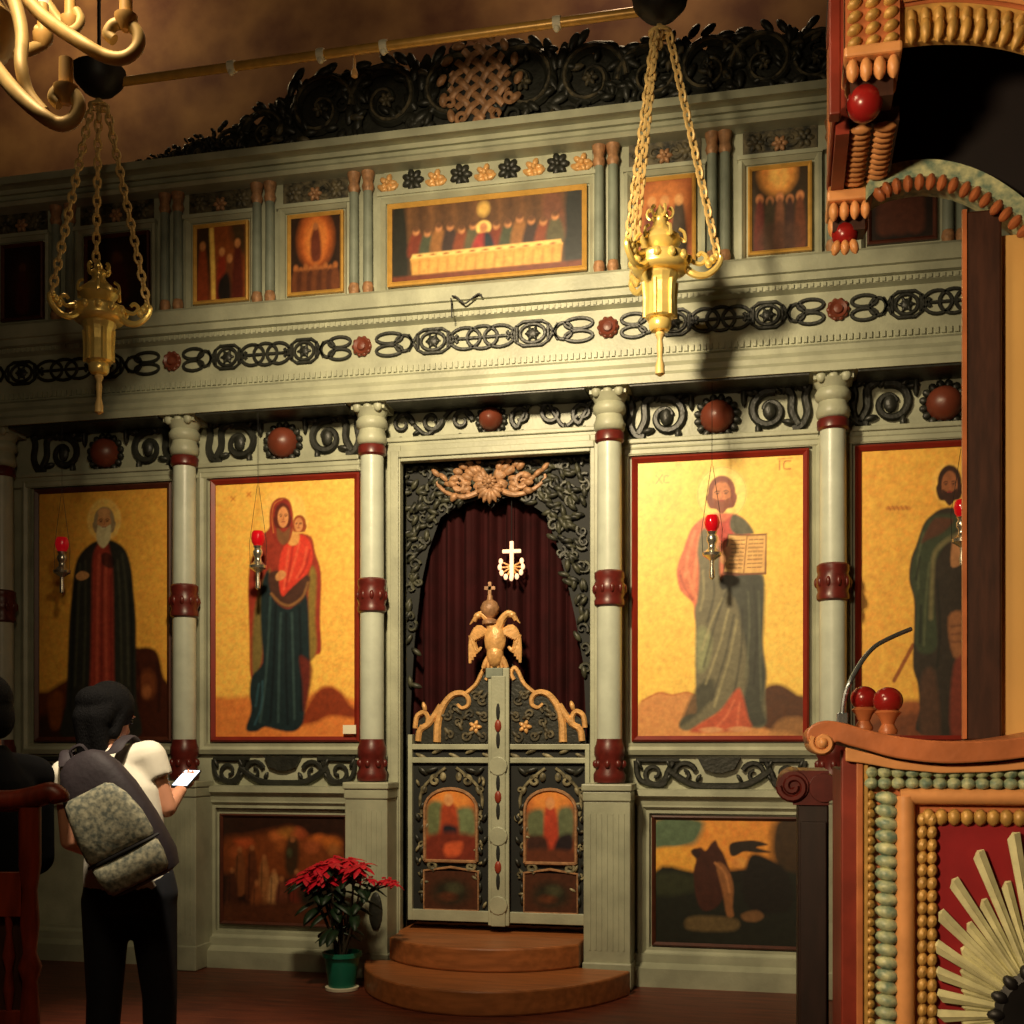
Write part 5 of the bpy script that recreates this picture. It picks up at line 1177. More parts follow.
# sunburst
cxs_, czs = kx(1043), kz(1008)
hubm = MB().lathe([(.1, 0), (.1, .022), (.085, .034), (.05, .03), (.001, .02)], (cxs_, yF + .003, czs), 32, mat=Matrix.Rotation(PI / 2, 3, 'X'))
for k in range(16): a = 2 * PI * k / 16; leaf(hubm, cxs_ + math.cos(a) * .075, czs + math.sin(a) * .075, yF - .024, a, .04, .026, .012)
sun = obj('sunburst_hub', hubm, 'iron', kio, smooth=True)
for lay, (nr, off) in enumerate(((30, .25), (30, .75))):
    for k in range(nr):
        a = 2 * PI * (k + off) / nr
        L = (.21 + .18 * abs(math.sin(a)) ** 2.2) * (1.0 if lay == 0 else .76); w = .0135 if lay == 0 else .011
        d = Vector((math.cos(a), 0, math.sin(a))); n = Vector((-d.z, 0, d.x)); c = Vector((cxs_, yF - .004 - .007 * (1 - lay), czs)); r0 = .07
        yo = Vector((0, -.009, 0)); sg = 1 if d.x < 0 else -1
        prof = [c + d * r0 - n * w * .45, c + d * (L - (.012 if sg < 0 else 0)) - n * w, c + d * (L + .002), c + d * (L - (.012 if sg > 0 else 0)) + n * w, c + d * r0 + n * w * .45]
        mid0, mid1 = c + d * r0 + yo, c + d * (L - .002) + yo
        m = MB(); m.add([p for p in prof] + [p - yo * .6 for p in prof] + [mid0, mid1], [(0, 1, 11, 10), (1, 2, 11), (2, 3, 11), (3, 4, 10, 11), (4, 0, 10), (5, 9, 8, 7, 6), (0, 5, 6, 1), (1, 6, 7, 2), (2, 7, 8, 3), (3, 8, 9, 4), (4, 9, 5, 0)])
        if czs + d.z * L > .02 and cxs_ + d.x * L < X1: obj('sunburst_ray', m, 'ray', kio)
# top ledge with scroll end
upc = [(812, 748), (806, 738), (808, 729), (816, 723), (828, 721), (845, 724), (870, 731), (900, 737), (940, 741), (990, 740), (1024, 736), (1090, 726), (1150, 722), (1275, 722)]
loc_ = [(1275, 744), (1150, 745), (1090, 750), (1024, 757), (990, 761), (940, 763), (895, 758), (865, 750), (846, 745), (836, 742), (828, 748), (818, 752)]
pu = [(q.x, q.y) for q in catmull([(a, b_, 0) for a, b_ in upc], 4)]; pl_ = [(q.x, q.y) for q in catmull([(a, b_, 0) for a, b_ in loc_], 4)]
xz = [(kx(a), kz(b_, a)) for a, b_ in pu + pl_]
led = obj('ledge', MB().prism(xz, yF - .05, yB + .08), 'kiosk', kio, bevel=.004)
xz2 = [(kx(a), kz(b_ + 1, a)) for a, b_ in [(845, 746), (865, 751), (895, 759), (940, 764), (990, 762), (1024, 758), (1090, 751), (1150, 746), (1260, 745), (1260, 757), (1150, 757), (1090, 762), (1024, 768), (990, 771), (940, 772), (895, 768), (862, 762), (845, 760)]]
obj('ledge_molding', MB().prism(xz2, yF - .025, yF + .03), 'kiosk_light', led, bevel=.003)
sx, sz = kx(822), kz(743, 822)
b = MB().lathe([(.026, 0), (.028, .02), (.028, .5), (.026, .8)], (sx, yF - .045, sz), 18, mat=Matrix.Rotation(-PI / 2, 3, 'X'))
b.tube(spiral(sx, sz, yF - .052, .004, .024, 0, -1.6, 26), .006, flat=1, up=UY); b.ell((sx + .0, yF - .05, sz), .012, .014, .012)
obj('ledge_scroll', b, 'kiosk_light', led, smooth=True)
# rear icon board with dark posts
zS = kz(212, 980, yB)
ps = MB().box(kx(963, yB), kx(1000, yB), yB - .03, yB + .03, zTop + .035, kz(215, 980, yB)); obj('frame_post', ps, 'kiosk_dark', kio, bevel=.006)
obj('post_edge_highlight', MB().box(kx(963, yB) - .006, kx(963, yB) + .004, yB - .036, yB - .02, zTop + .04, kz(214, 980, yB)), 'kiosk', kio)  # lighter strip stands in for the highlight along the post's edge
obj('frame_post', MB().box(kx(1235, yB), kx(1262, yB), yB - .03, yB + .03, zTop + .035, kz(120, 980, yB)), 'kiosk_dark', kio, bevel=.006)
obj('icon_board', MB().box(kx(1000, yB), kx(1235, yB), yB - .005, yB + .02, zTop + .035, kz(236, 1010, yB)), 'cream', kio)
# canopy -----------------------------------------------------------
zc_top = kz(-90)
def pier(y, c, pxl, pxr, pcap, ball_r, ball, cols, pitch):
    xl, xr = kx(pxl, y), kx(pxr, y); z = lambda q: kz(q, (pxl + pxr) / 2, y); sc = (y + DIST) / 1200 / 1.03
    p = obj('canopy_pier', MB().box(xl, xr, y - .02, y + .09, z(pcap), zc_top), 'kiosk', kio)
    b = MB(); q = pcap - 3; w = (xr - xl) / cols
    while z(q) < zc_top - .02:
        for k in range(cols): leaf(b, xl + w * (k + .1), z(q), y - .022, .5, w * .9, pitch * sc * .8, .016)
        q -= pitch
    obj('leaf_molding', b, 'leaf_gold', p, smooth=True)
    obj('pier_band', MB().box(xl - .004, xr + .004, y - .045, y + .095, z(pcap + 11), z(pcap)), 'kiosk_light', p, bevel=.006)
    b = MB(); b3 = MB(); n = 4
    for k in range(n):
        xx = xl + (xr - xl) * (k + .5) / n; leaf(b, xx, z(pcap + 10), y - .03, -PI / 2, 24 * sc * (1 if y < -4.2 else .8), (xr - xl) / n * .95, .018)
        leaf(b3, xx, z(pcap + 10), y + .05, -PI / 2, 22 * sc, (xr - xl) / n * .95, .018)
    obj('leaf_drop', b3, 'kiosk_light', p, smooth=True); obj('leaf_drop', b, 'kiosk_light', p, smooth=True)
    bx, by = ball; B_ = MB().ell((kx(bx, y), y + .02, z(by)), ball_r * sc, n=24, m=14)
    obj('pendant_ball', B_, 'redball', p, smooth=True)
    b = MB().box(xl + .012, xr - .012, y - .005, y + .06, z(by), z(pcap + 10)); obj('ball_socket', b, 'kiosk_dark', p)
    if c:
        b = MB()
        for k in range(3): leaf(b, kx(838 + 7 * k, y), z(by + 8), y, -PI / 2 + (k - 1) * .25, 16 * sc, 9 * sc, .014)
        obj('leaf_drop', b, 'kiosk_light', p, smooth=True)
M['redball'] = mk('red_lacquer_ball', S(146, 30, 28), .25, var=.15)
pf = pier(yF, 0, 845, 899, 54, 18, (865, 98), 3, 13)
pb = pier(yB, 1, 828, 870, 196, 13, (845, 231), 3, 11)
xo = kx(843)
zb_ = kz(112, 860)
obj('side_beam', MB().box(xo - .012, xo + .018, yF + .09, yB - .02, zb_, zc_top), 'kiosk_red', kio)
for q in (.0, .35, .7, 1.05): obj('side_beam_rib', MB().box(xo - .022, xo - .012, yF - .01, yB, zb_ + .02 + q, zb_ + .05 + q), 'kiosk_red', kio, bevel=.004)
obj('side_beam_edge', MB().box(xo - .03, xo - .005, yF - .018, yF + .02, kz(118, 835), zc_top), 'kiosk_red', kio, bevel=.004)
b = MB(); y = yF + .1
while y < yB - .05:
    for c in range(2): leaf(b, xo + .018 + .052 * c, zb_ + .012, y, .0, .05, .022, .014)
    y += .026
b2 = MB(); b2.box(xo + .018, xo + .125, yF + .09, yB - .02, zb_ + .018, zb_ + .05)
lb = obj('soffit_or_shade_board', b2, 'kiosk_dark', kio); obj('leaf_molding', b, 'kiosk_light', lb, smooth=True)
def archline(pts, k=8): return [(q.x, q.y) for q in catmull([(a, b_, 0) for a, b_ in pts], k)]
def arch_leaves(pts, y, L, pitch, mat, parent, d=.016, back=0, tilt=0):
    b = MB(); ln = [Vector((kx(a, y), 0, kz(q, a, y))) for a, q in archline(pts, 16)]
    acc = 0
    for p, q in zip(ln, ln[1:]):
        acc += (q - p).length
        if acc > pitch:
            acc = 0; t_ = (q - p).normalized(); a = math.atan2(t_.z, t_.x) - PI / 2 + tilt; leaf(b, p.x, p.z, y - back, a, L, pitch * .86, d)
    return obj('leaf_molding', b, mat, parent, smooth=True)
def arch_band(top, bot, y0, y1, name, mat, parent=None):
    poly = [(kx(a, y0), kz(q, a, y0)) for a, q in archline(top)] + [(kx(a, y0), kz(q, a, y0)) for a, q in archline(bot)][::-1]
    return obj(name, MB().prism(poly, y0, y1), mat, parent or kio)
fa_t = [(898, 8), (940, 2), (985, 4), (1030, 12), (1090, 34), (1160, 80), (1215, 140)]
fa_b = [(898, 44), (915, 42), (943, 40), (985, 42), (1030, 52), (1085, 76), (1145, 122), (1190, 170)]
up_ = [(898, -90), (1000, -90), (1100, -90), (1215, -90)]
arch_band(up_, fa_t, yF + .0, yF + .02, 'front_spandrel', 'kiosk')
fb = arch_band(fa_t, fa_b, yF + .002, yF + .02, 'front_arch', 'leaf_gold')
rl = MB().tube([(kx(a), yF - .012, kz(q - 4, a)) for a, q in archline([(903, 4), (940, -1), (985, 1), (1030, 8), (1090, 30), (1160, 76)])], .012, n=8); obj('arch_rail', rl, 'kiosk_light', fb, smooth=True)
mid = [(a, (q + r_) / 2 - 6) for (a, q), (_, r_) in zip(fa_t, [(898, 44), (940, 40), (985, 42), (1030, 52), (1090, 78), (1160, 132), (1200, 180)])]
arch_leaves([(a, q + 3) for a, q in fa_t], yF, .048, .026, 'leaf_gold', fb); arch_leaves([(a, q + 2) for a, q in mid], yF, .058, .026, 'leaf_gold', fb, back=.008)
ra_t = [(866, 186), (876, 172), (895, 163), (930, 159), (965, 165), (1000, 181), (1040, 212), (1080, 256), (1120, 320)]
ra_b = [(866, 200), (878, 188), (898, 180), (930, 176), (963, 182), (998, 200), (1036, 232), (1070, 276), (1106, 340)]
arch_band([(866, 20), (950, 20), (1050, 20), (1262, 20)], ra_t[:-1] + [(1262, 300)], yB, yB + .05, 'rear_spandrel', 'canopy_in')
rb = arch_band(ra_t, ra_b, yB - .06, yB + .05, 'rear_arch', 'leaf_teal')
arch_leaves([(a, q - 3) for a, q in ra_b], yB - .05, .042, .027, 'kiosk', rb, d=.02)
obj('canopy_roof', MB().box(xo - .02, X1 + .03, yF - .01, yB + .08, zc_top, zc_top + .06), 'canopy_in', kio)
obj('canopy_side', MB().box(X1 - .0, X1 + .03, yF + .01, yB + .06, kz(160, 1200), zc_top), 'kiosk_red', kio)
obj('canopy_side', MB().box(kx(1215), X1, yF + .0, yF + .06, kz(160, 1200), zc_top), 'kiosk', kio)
# shiny red balls standing on the ledge
def ledge_z(X):
    pts = [(kx(a), kz(b_, a)) for a, b_ in pu]
    pts = sorted(p for p in pts if p[1] > kz(743))
    return float(np.interp(X, [p[0] for p in pts], [p[1] for p in pts]))
def red_ball(px, py, d, r, label):
    p = Vector(PD(px, py, d)); p.z = ledge_z(p.x) + .0845; t = thing('red_ball_ornament', label, 'ornament', (p.x, p.y, p.z - .072))
    obj('ball', MB().ell(p, r, r, r * .92, n=24, m=14), 'redball', t, smooth=True)
    obj('cup_foot', MB().lathe([(.02, p.z - .078), (.022, p.z - .07), (.014, p.z - .055), (.02, p.z - .04), (.03, p.z - .028), (.02, p.z - .02)], (p.x, p.y, 0), 18), 'kiosk', t, smooth=True)
red_ball(888, 711, 2.78, .034, 'larger shiny red ball on a cup foot, on the kiosk ledge')
red_ball(864, 709, 2.9, .032, 'smaller shiny red ball half behind another, on the kiosk ledge')
gn = thing('gooseneck_lamp', 'thin bright metal gooseneck rising from the kiosk ledge', 'lamp', PD(842, 722, 2.85))
pp = catmull([PD(842, 721, 2.85), PD(844, 700, 2.85), PD(849, 684, 2.85), PD(860, 664, 2.87), (PD(873, 648, 2.9)), PD(890, 638, 2.93), PD(911, 629, 2.96)], 6)
obj('neck', MB().tube(pp, .0058, n=8), 'steel', gn, smooth=True)
pz = PD(842, 722, 2.85); obj('clamp', MB().box(pz[0] - .012, pz[0] + .014, pz[1] - .012, pz[1] + .012, pz[2] - .005, pz[2] + .022), 'steel', gn, bevel=.003)
# ================================================================== CHOIR STALLS
sd = 3.55
a = Vector(PD(815, 785, sd)); xs0, xs1 = PD(798, 785, sd)[0], PD(829, 785, sd)[0]; ys = a.y
t = thing('choir_stall', 'dark carved stall end with a scrolled armrest beside the kiosk', 'stall', ((xs0 + xs1) / 2, ys + .3, 0))
zA = PD(0, 805, sd)[2]; zAt = PD(0, 768, sd)[2]
obj('side_panel', MB().box(xs0, xs1, ys + .02, ys + .55, 0, zA), 'stall_shaded', t, bevel=.006)
obj('front_board', MB().box(xs0 + .006, xs1 - .006, ys + .005, ys + .021, .05, zA - .05), 'stall_shaded', t, bevel=.004)
b = MB(); cxa = PD(793, 787, sd)[0]
b.lathe([(.045, 0), (.05, .02), (.05, .5), (.045, .52)], (cxa, ys, (zA + zAt) / 2), 20, mat=Matrix.Rotation(-PI / 2, 3, 'X'))
b.tube(spiral(cxa, (zA + zAt) / 2, ys - .004, .008, .042, 0, -1.5, 24), .01, up=UY)
b.lathe([(.042, 0), (.045, .02), (.045, .5), (.04, .52)], (PD(824, 787, sd)[0], ys, (zA + zAt) / 2 - .004), 20, mat=Matrix.Rotation(-PI / 2, 3, 'X'))
b.box(cxa, xs1, ys + .01, ys + .5, zA - .001, zAt - .008)
obj('armrest', b, 'maroon', t, smooth=True)
sd = 3.3
p0, p1 = PD(-120, 795, sd), PD(58, 795, sd)
t = thing('choir_stall', 'red-brown carved stall with a rounded armrest, in front of the dark-clad man', 'stall', (p0[0], p0[1] + .1, 0))
zt, zb2 = PD(0, 788, sd)[2], PD(0, 808, sd)[2]
b = MB().tube(catmull([PD(-120, 800, sd), PD(-40, 800, sd), PD(10, 801, sd), PD(34, 797, sd), PD(50, 793, sd), PD(58, 797, sd), PD(60, 803, sd)], 5), [.03] * 25 + [.03, .03, .028, .026, .022, .018], n=12)
obj('armrest', b, 'stall', t, smooth=True)
p = Vector(PD(30, 800, sd)); rr = .02
prof = [(.03, 0), (.03, .1), (.022, .12), (.026, .2), (.018, .3), (.028, .42), (.03, .5), (.018, .55), (.03, .6), (.026, .72), (.02, .8), (.032, .84), (.018, .88), (.026, .96), (.02, 1.05), (.03, 1.12), (.03, p.z - .02)]
obj('turned_post', MB().lathe(prof, (p.x, p.y, 0), 16), 'stall', t, smooth=True)
p2 = Vector(PD(-100, 800, sd)); obj('turned_post', MB().lathe(prof, (p2.x, p2.y, 0), 16), 'stall', t, smooth=True)
d = (p - p2).normalized()
def board(z0, z1, th, nm, mt, a0=.02, off=0):
    q0, q1 = p2 + d * a0, p - d * .02; n = Vector((-d.y, d.x, 0)); v = []
    for q in (q0, q1):
        for s in (-1, 1):
            for z in (z0, z1): v.append((q.x + n.x * (s * th + off), q.y + n.y * (s * th + off), z))
    return obj(nm, MB().add(v, [(0, 1, 3, 2), (4, 6, 7, 5), (0, 4, 5, 1), (2, 3, 7, 6), (0, 2, 6, 4), (1, 5, 7, 3)]), mt, t)
board(.98, 1.1, .012, 'rail', 'stall'); board(.6, .72, .012, 'rail', 'stall'); board(.05, .2, .012, 'rail', 'stall'); board(.2, .98, .006, 'side_panel', 'kiosk_dark', off=.01)
for k in range(5):
    q = p2 + d * (.06 + .06 * k); obj('baluster', MB().lathe([(.008, .72), (.016, .78), (.009, .83), (.018, .87), (.008, .93), (.012, .98)], (q.x, q.y, 0), 10), 'leaf_gold' if k % 2 else 'stall', t, smooth=True)
# ================================================================== POTTED POINSETTIA
yp = -.6; xp = PX(342, yp)
pl = thing('potted_poinsettia', 'red poinsettia in a teal pot on the floor beside the steps', 'plant', (xp, yp, 0))
obj('pot', MB().lathe([(.075, .0), (.078, .02), (.105, .2), (.118, .2), (.118, .225), (.1, .225), (.095, .18), (.001, .18)], (xp, yp, 0), 28), 'pot', pl, smooth=True)
obj('saucer', MB().lathe([(.09, .001), (.098, .004), (.1, .02), (.08, .022)], (xp, yp, 0), 28), 'white', pl, smooth=True)
R = random.Random(8)
def leaf3(mb, p, d, L, w, droop=.3):
    p, d = Vector(p), Vector(d).normalized(); s = d.cross(Vector((0, 0, 1))); s = s.normalized() if s.length > .01 else Vector((1, 0, 0)); up_v = s.cross(d)
    rows = []; n = 5
    for i in range(n + 1):
        t_ = i / n; ww = w * math.sin(PI * min(1, t_ * .93 + .05)) ** .8
        c = p + d * (L * t_) - Vector((0, 0, 1)) * (droop * L * t_ * t_)
        rows += [c - s * ww - up_v * ww * .25, c + up_v * .002, c + s * ww - up_v * ww * .25]
    mb.add(rows, [(i * 3 + k, i * 3 + k + 1, (i + 1) * 3 + k + 1, (i + 1) * 3 + k) for i in range(n) for k in range(2)])
heads = [(306, 876), (318, 866), (326, 872), (336, 870), (344, 864), (356, 868), (334, 858), (352, 872), (311, 882), (390, 880), (300, 879), (312, 871), (322, 878), (331, 864), (341, 872), (351, 860), (362, 865), (322, 864), (346, 866), (371, 879), (384, 880), (394, 883)]
fo = MB()
for k, (a, q) in enumerate(heads):
    yy = yp - .03 + R.uniform(-.08, .08); c = Vector(P(a, q, yy)); m = MB()
    for j in range(11):
        an = 2 * PI * j / 11 + R.random(); leaf3(m, c, (math.cos(an), math.sin(an) - .15, -.25 + .7 * R.random()), (.1 if a < 366 else .055) * R.uniform(.8, 1.15), .022 if a < 366 else .014, .5)
    for j in range(5): m.ell(c + Vector((R.uniform(-.012, .012), R.uniform(-.012, .012), .012)), .006, n=6, m=4)
    st0 = Vector((xp + R.uniform(-.04, .04), yp + R.uniform(-.04, .04), .175)); mid_ = st0.lerp(c, .55) + Vector((R.uniform(-.03, .03), 0, .04)) if a < 366 else Vector(P(362, 900, yp))
    sp = catmull([st0, mid_, c - Vector((0, 0, .005))], 5)
    s_ = obj('stem', MB().tube(sp, .006, n=6), 'stem', pl, smooth=True); obj('flower_head', m, 'bract', s_, smooth=True)
    for j in range(3 if a < 366 else 1):
        b_ = sp[R.randint(3, len(sp) - 2)]; an = R.random() * 6.3; leaf3(fo, b_, (math.cos(an), math.sin(an) - .4, .1), R.uniform(.1, .16), .034, .6)
obj('foliage', fo, 'leafg', pl, smooth=True, solid=.0015)
# ================================================================== PEOPLE
def loft(mb, secs, n=22):
    v = []; f = []; m = len(secs)
    for cx, cy, cz, rx, ry_ in secs:
        for k in range(n): a = 2 * PI * k / n; v.append((cx + math.cos(a) * rx, cy + math.sin(a) * ry_, cz))
    for i in range(m - 1):
        for k in range(n): f.append((i * n + k, i * n + (k + 1) % n, (i + 1) * n + (k + 1) % n, (i + 1) * n + k))
    f += [tuple(range(n))[::-1], tuple((m - 1) * n + k for k in range(n))]
    return mb.add(v, f)
def head(mb, c, fw, r=1.0):
    """skull, jaw, nose, lips, ears and brow merged into the body; returns eye positions"""
    c = Vector(c); f = Vector(fw).normalized(); s = f.cross(Vector((0, 0, 1))).normalized(); u = s.cross(f)
    m = Matrix((s, f, u)).transposed()
    g = lambda a, b, d: c + s * (a * r) + f * (b * r) + u * (d * r)
    mb.ell(g(0, -.012, .02), .074 * r, .092 * r, .095 * r, n=20, m=14, mat=m); mb.ell(g(0, .022, -.035), .058 * r, .07 * r, .082 * r, n=18, m=12, mat=m)
    mb.ell(g(0, .05, -.088), .03 * r, .03 * r, .024 * r, mat=m)
    mb.capsule(g(0, .086, .01), g(0, .106, -.022), .008 * r, .014 * r); mb.ell(g(0, .083, -.056), .024 * r, .013 * r, .006 * r, mat=m); mb.ell(g(0, .081, -.067), .02 * r, .012 * r, .007 * r, mat=m)
    mb.ell(g(0, .074, .03), .058 * r, .016 * r, .01 * r, mat=m)
    for q in (-1, 1): mb.ell(g(q * .076, -.012, -.012), .01 * r, .02 * r, .032 * r, mat=m)
    return [g(q * .03, .078, .008) for q in (-1, 1)], m, g
def hand(mb, w, d, palm_n, thumb_side, curl=.5, r=1.0):
    w, d, pn = Vector(w), Vector(d).normalized(), Vector(palm_n).normalized(); sd_ = d.cross(pn).normalized() * thumb_side
    for k in range(4):
        o = (k - 1.5) * .019
        mb.capsule(w + sd_ * (o * .6), w + d * .075 - sd_ * o, .0145 * r, .0115 * r, 8)
    for k, L in enumerate((.068, .078, .072, .056)):
        p = w + d * .08 - sd_ * ((k - 1.5) * .02) * -1; a = 0; 
        for j, fr_ in enumerate((.45, .32, .23)):
            a += curl * (.5 + .35 * j); q = p + (d * math.cos(a) + pn * math.sin(a)) * (L * fr_)
            mb.capsule(p, q, (.0095 - .0009 * j) * r, (.0086 - .0009 * j) * r, 8); p = q
    p = w + d * .02 + sd_ * .026; q = p + (d * .55 + sd_ * .7 + pn * .35).normalized() * .042; e = q + (d * .8 + sd_ * .2 + pn * .5).normalized() * .034
    mb.capsule(w + d * .012 + sd_ * .012, p, .014 * r, .0125 * r, 8); mb.capsule(p, q, .0125 * r, .0105 * r, 8); mb.capsule(q, e, .0105 * r, .0085 * r, 8)
# ---- woman with the backpack
rt = PD(115, 745, 4.6)
wo = thing('person', 'woman in a white t-shirt and dark jeans, seen from behind, looking at a phone', 'person', (rt[0], rt[1], 0), TH)
L = dict(local=True)
sh = {1: Vector((.125, .02, 1.405)), -1: Vector((-.185, .0, 1.335))}
el = {1: Vector((.19, .03, 1.205)), -1: Vector((-.185, .03, 1.08))}
wr = {1: Vector((.19, .21, 1.265)), -1: Vector((-.11, .22, 1.0))}
hc = Vector((-.045, .085, 1.565)); fw = Vector((.42, .8, -.42))
b = MB()
loft(b, [(.055, 0, .86, .15, .1), (.045, 0, 1.0, .125, .085), (.03, 0, 1.15, .13, .088), (.0, .005, 1.28, .145, .09), (-.02, .02, 1.38, .12, .07), (-.035, .035, 1.44, .05, .048)])
b.capsule((-.035, .03, 1.4), (-.045, .065, 1.5), .05, .046)
eyes, hm, hg = head(b, hc, fw, .98)
for s in (-1, 1):
    b.capsule((-.03, .02, 1.39), sh[s], .05, .046); b.capsule(sh[s], el[s], .047, .036); b.capsule(el[s], wr[s], .036, .025)
    hp = Vector((.055 + s * .085, 0, .88)); kn = Vector((.06 + s * .095, .02 + .03 * s, .48)); an = Vector((.06 + s * .105, -.02 + .03 * s, .085))
    b.capsule(hp, kn, .078, .052); b.capsule(kn, an, .05, .036)
    b.capsule(an, an + Vector((.01 * s, .12, -.045)), .036, .03)
hand(b, wr[1], (.02, .85, .25), (-.25, -.2, .95), -1, .55)
hand(b, wr[-1], (.3, .85, .3), (.6, -.1, .8), 1, .5)
body = obj('body', b, 'skin', wo, remesh=.0065, **L)
for e in eyes: obj('eye', MB().ell(e, .011, n=10, m=8), 'eye', wo, smooth=True, **L)
b = MB()
loft(b, [(.06, 0, .9, .178, .128), (.05, 0, .98, .168, .12), (.04, 0, 1.06, .152, .108), (.025, 0, 1.18, .16, .112), (.0, .005, 1.29, .172, .112), (-.02, .015, 1.37, .145, .092), (-.035, .03, 1.425, .075, .066), (-.038, .034, 1.44, .062, .058)])
for s in (-1, 1):
    b.capsule((-.03 + .03 * s, .02, 1.365), sh[s], .075, .066); b.tube([sh[s].lerp(el[s], -.05), sh[s].lerp(el[s], .12), sh[s].lerp(el[s], .42)], [.066, .066, .064], n=16)
obj('tshirt', b, 'tee', wo, remesh=.009, **L)
b = MB()
loft(b, [(.06, 0, .82, .172, .118), (.06, 0, .88, .182, .13), (.058, 0, .94, .172, .122), (.055, 0, .99, .16, .112)])
for s in (-1, 1):
    hp = Vector((.055 + s * .088, 0, .86)); kn = Vector((.06 + s * .097, .02 + .03 * s, .48)); an = Vector((.06 + s * .107, -.02 + .03 * s, .06))
    b.capsule(hp, kn, .096, .068); b.capsule(kn, an, .068, .056)
obj('jeans', b, 'jeans', wo, remesh=.01, **L)
for s in (-1, 1):
    an = Vector((.06 + s * .107, -.02 + .03 * s, .0)); m = MB()
    m.ell(an + Vector((.005 * s, .07, .045)), .046, .135, .045, n=16, m=8); m.box(an.x - .042, an.x + .05, an.y - .06, an.y + .19, .001, .02)
    obj('shoe', m, 'shoe', wo, remesh=.008, **L)
b = MB()
b.ell(hg(0, -.02, .03), .088, .104, .102, n=20, m=14, mat=hm); b.ell(hg(0, -.07, -.03), .085, .06, .1, n=16, m=10, mat=hm)
b.ell(hg(.0, -.1, .015), .075, .055, .06, n=16, m=10)       # loose gathered bun
for q in (-1, 1): b.capsule(hg(q * .068, -.01, .02), hg(q * .07, -.01, -.09), .026, .02)
b.capsule(hg(-.02, -.085, -.05), (-.1, -.01, 1.40), .06, .034); b.capsule(hg(.02, -.08, -.05), (-.05, -.02, 1.43), .055, .03); b.capsule(hg(-.05, -.06, -.04), (-.125, .0, 1.37), .05, .02)
obj('hair', b, 'hair', wo, remesh=.008, **L)
# ---- phone in her hand
wm = wo.matrix_basis if False else Matrix.Translation(wo.location) @ Matrix.Rotation(TH, 4, 'Z')
pm = wm @ Matrix.Translation((.195, .29, 1.312)) @ Matrix.Rotation(math.radians(-4), 4, 'Y') @ Matrix.Rotation(math.radians(26), 4, 'X') @ Matrix.Rotation(math.radians(-12), 4, 'Z')
ph = thing('phone', 'dark phone with a lit screen held in the hand of the woman', 'phone', pm.translation)
obj('case', MB().obox(pm, .036, .072, .0045), 'iron', ph, bevel=.003); obj('screen', MB().obox(pm @ Matrix.Translation((0, 0, .0052)), .032, .064, .0006), 'screen', ph)
# ---- backpack
bm_ = wm @ Matrix.Translation((.072, -.245, 1.185)) @ Matrix.Rotation(math.radians(-27), 4, 'Y') @ Matrix.Rotation(math.radians(6), 4, 'X')
bp_ = thing('backpack', 'black backpack with pale speckled pockets worn by the woman in white', 'backpack', bm_.translation)
def rbox(mb, secs, mat, ex=3.2, n=28):
    """rounded body: sections (z, hx, hy, cx, cy), superellipse outline"""
    v = []; f = []
    for z, hx, hy, cx, cy in secs:
        for k in range(n):
            a = 2 * PI * k / n; c, s = math.cos(a), math.sin(a)
            v.append(mat @ Vector((cx + hx * math.copysign(abs(c) ** (2 / ex), c), cy + hy * math.copysign(abs(s) ** (2 / ex), s), z)))
    m = len(secs)
    for i in range(m - 1):
        for k in range(n): f.append((i * n + k, i * n + (k + 1) % n, (i + 1) * n + (k + 1) % n, (i + 1) * n + k))
    f += [tuple(range(n))[::-1], tuple((m - 1) * n + k for k in range(n))]
    return mb.add(v, f)
obj('bag_body', rbox(MB(), [(-.265, .1, .05, 0, .0), (-.255, .13, .07, 0, 0), (-.2, .148, .078, 0, 0), (-.05, .148, .078, 0, 0), (.08, .136, .074, 0, 0), (.17, .115, .066, 0, .004), (.23, .085, .05, 0, .008), (.255, .05, .03, 0, .012), (.262, .02, .015, 0, .012)], bm_), 'bag', bp_, smooth=True)
obj('upper_pocket', rbox(MB(), [(-.115, .125, .02, 0, -.075), (-.1, .133, .026, 0, -.075), (-.02, .13, .03, 0, -.072), (.06, .115, .026, -.004, -.07), (.11, .095, .02, -.012, -.066), (.125, .075, .012, -.015, -.06)], bm_), 'bagprint', bp_, smooth=True)
obj('lower_pocket', rbox(MB(), [(-.25, .105, .02, 0, -.07), (-.235, .12, .03, 0, -.075), (-.18, .13, .034, 0, -.078), (-.14, .13, .026, 0, -.076), (-.132, .125, .018, 0, -.072)], bm_), 'bagprint', bp_, smooth=True)
zp = MB().tube([bm_ @ Vector((-.14 + .28 * k / 12, -.1 + .03 * (abs(k - 6) / 6) ** 3, -.123)) for k in range(13)], .006, n=6); obj('zipper', zp, 'iron', bp_, smooth=True)
w_ = lambda x, y, z: wm @ Vector((x, y, z))
for nm, pts in (('strap', [bm_ @ Vector((.045, .02, .235)), w_(.03, -.12, 1.425), w_(.045, -.06, 1.465), w_(.055, .02, 1.482), w_(.065, .1, 1.42), w_(.08, .135, 1.28)]),
                ('strap', [bm_ @ Vector((-.05, .02, .235)), w_(-.15, -.11, 1.375), w_(-.17, -.04, 1.425), w_(-.175, .05, 1.41), w_(-.15, .13, 1.33), w_(-.11, .15, 1.2)])):
    obj(nm, MB().tube(catmull(pts, 6), .024, n=10, flat=.22, side=wm.to_3x3() @ Vector((1, 0, 0))), 'bag', bp_, smooth=True)
obj('grab_loop', MB().tube(catmull([bm_ @ Vector((-.03, .02, .25)), bm_ @ Vector((-.02, .02, .285)), bm_ @ Vector((.02, .02, .285)), bm_ @ Vector((.03, .02, .25))], 5), .007, n=6), 'bag', bp_, smooth=True)
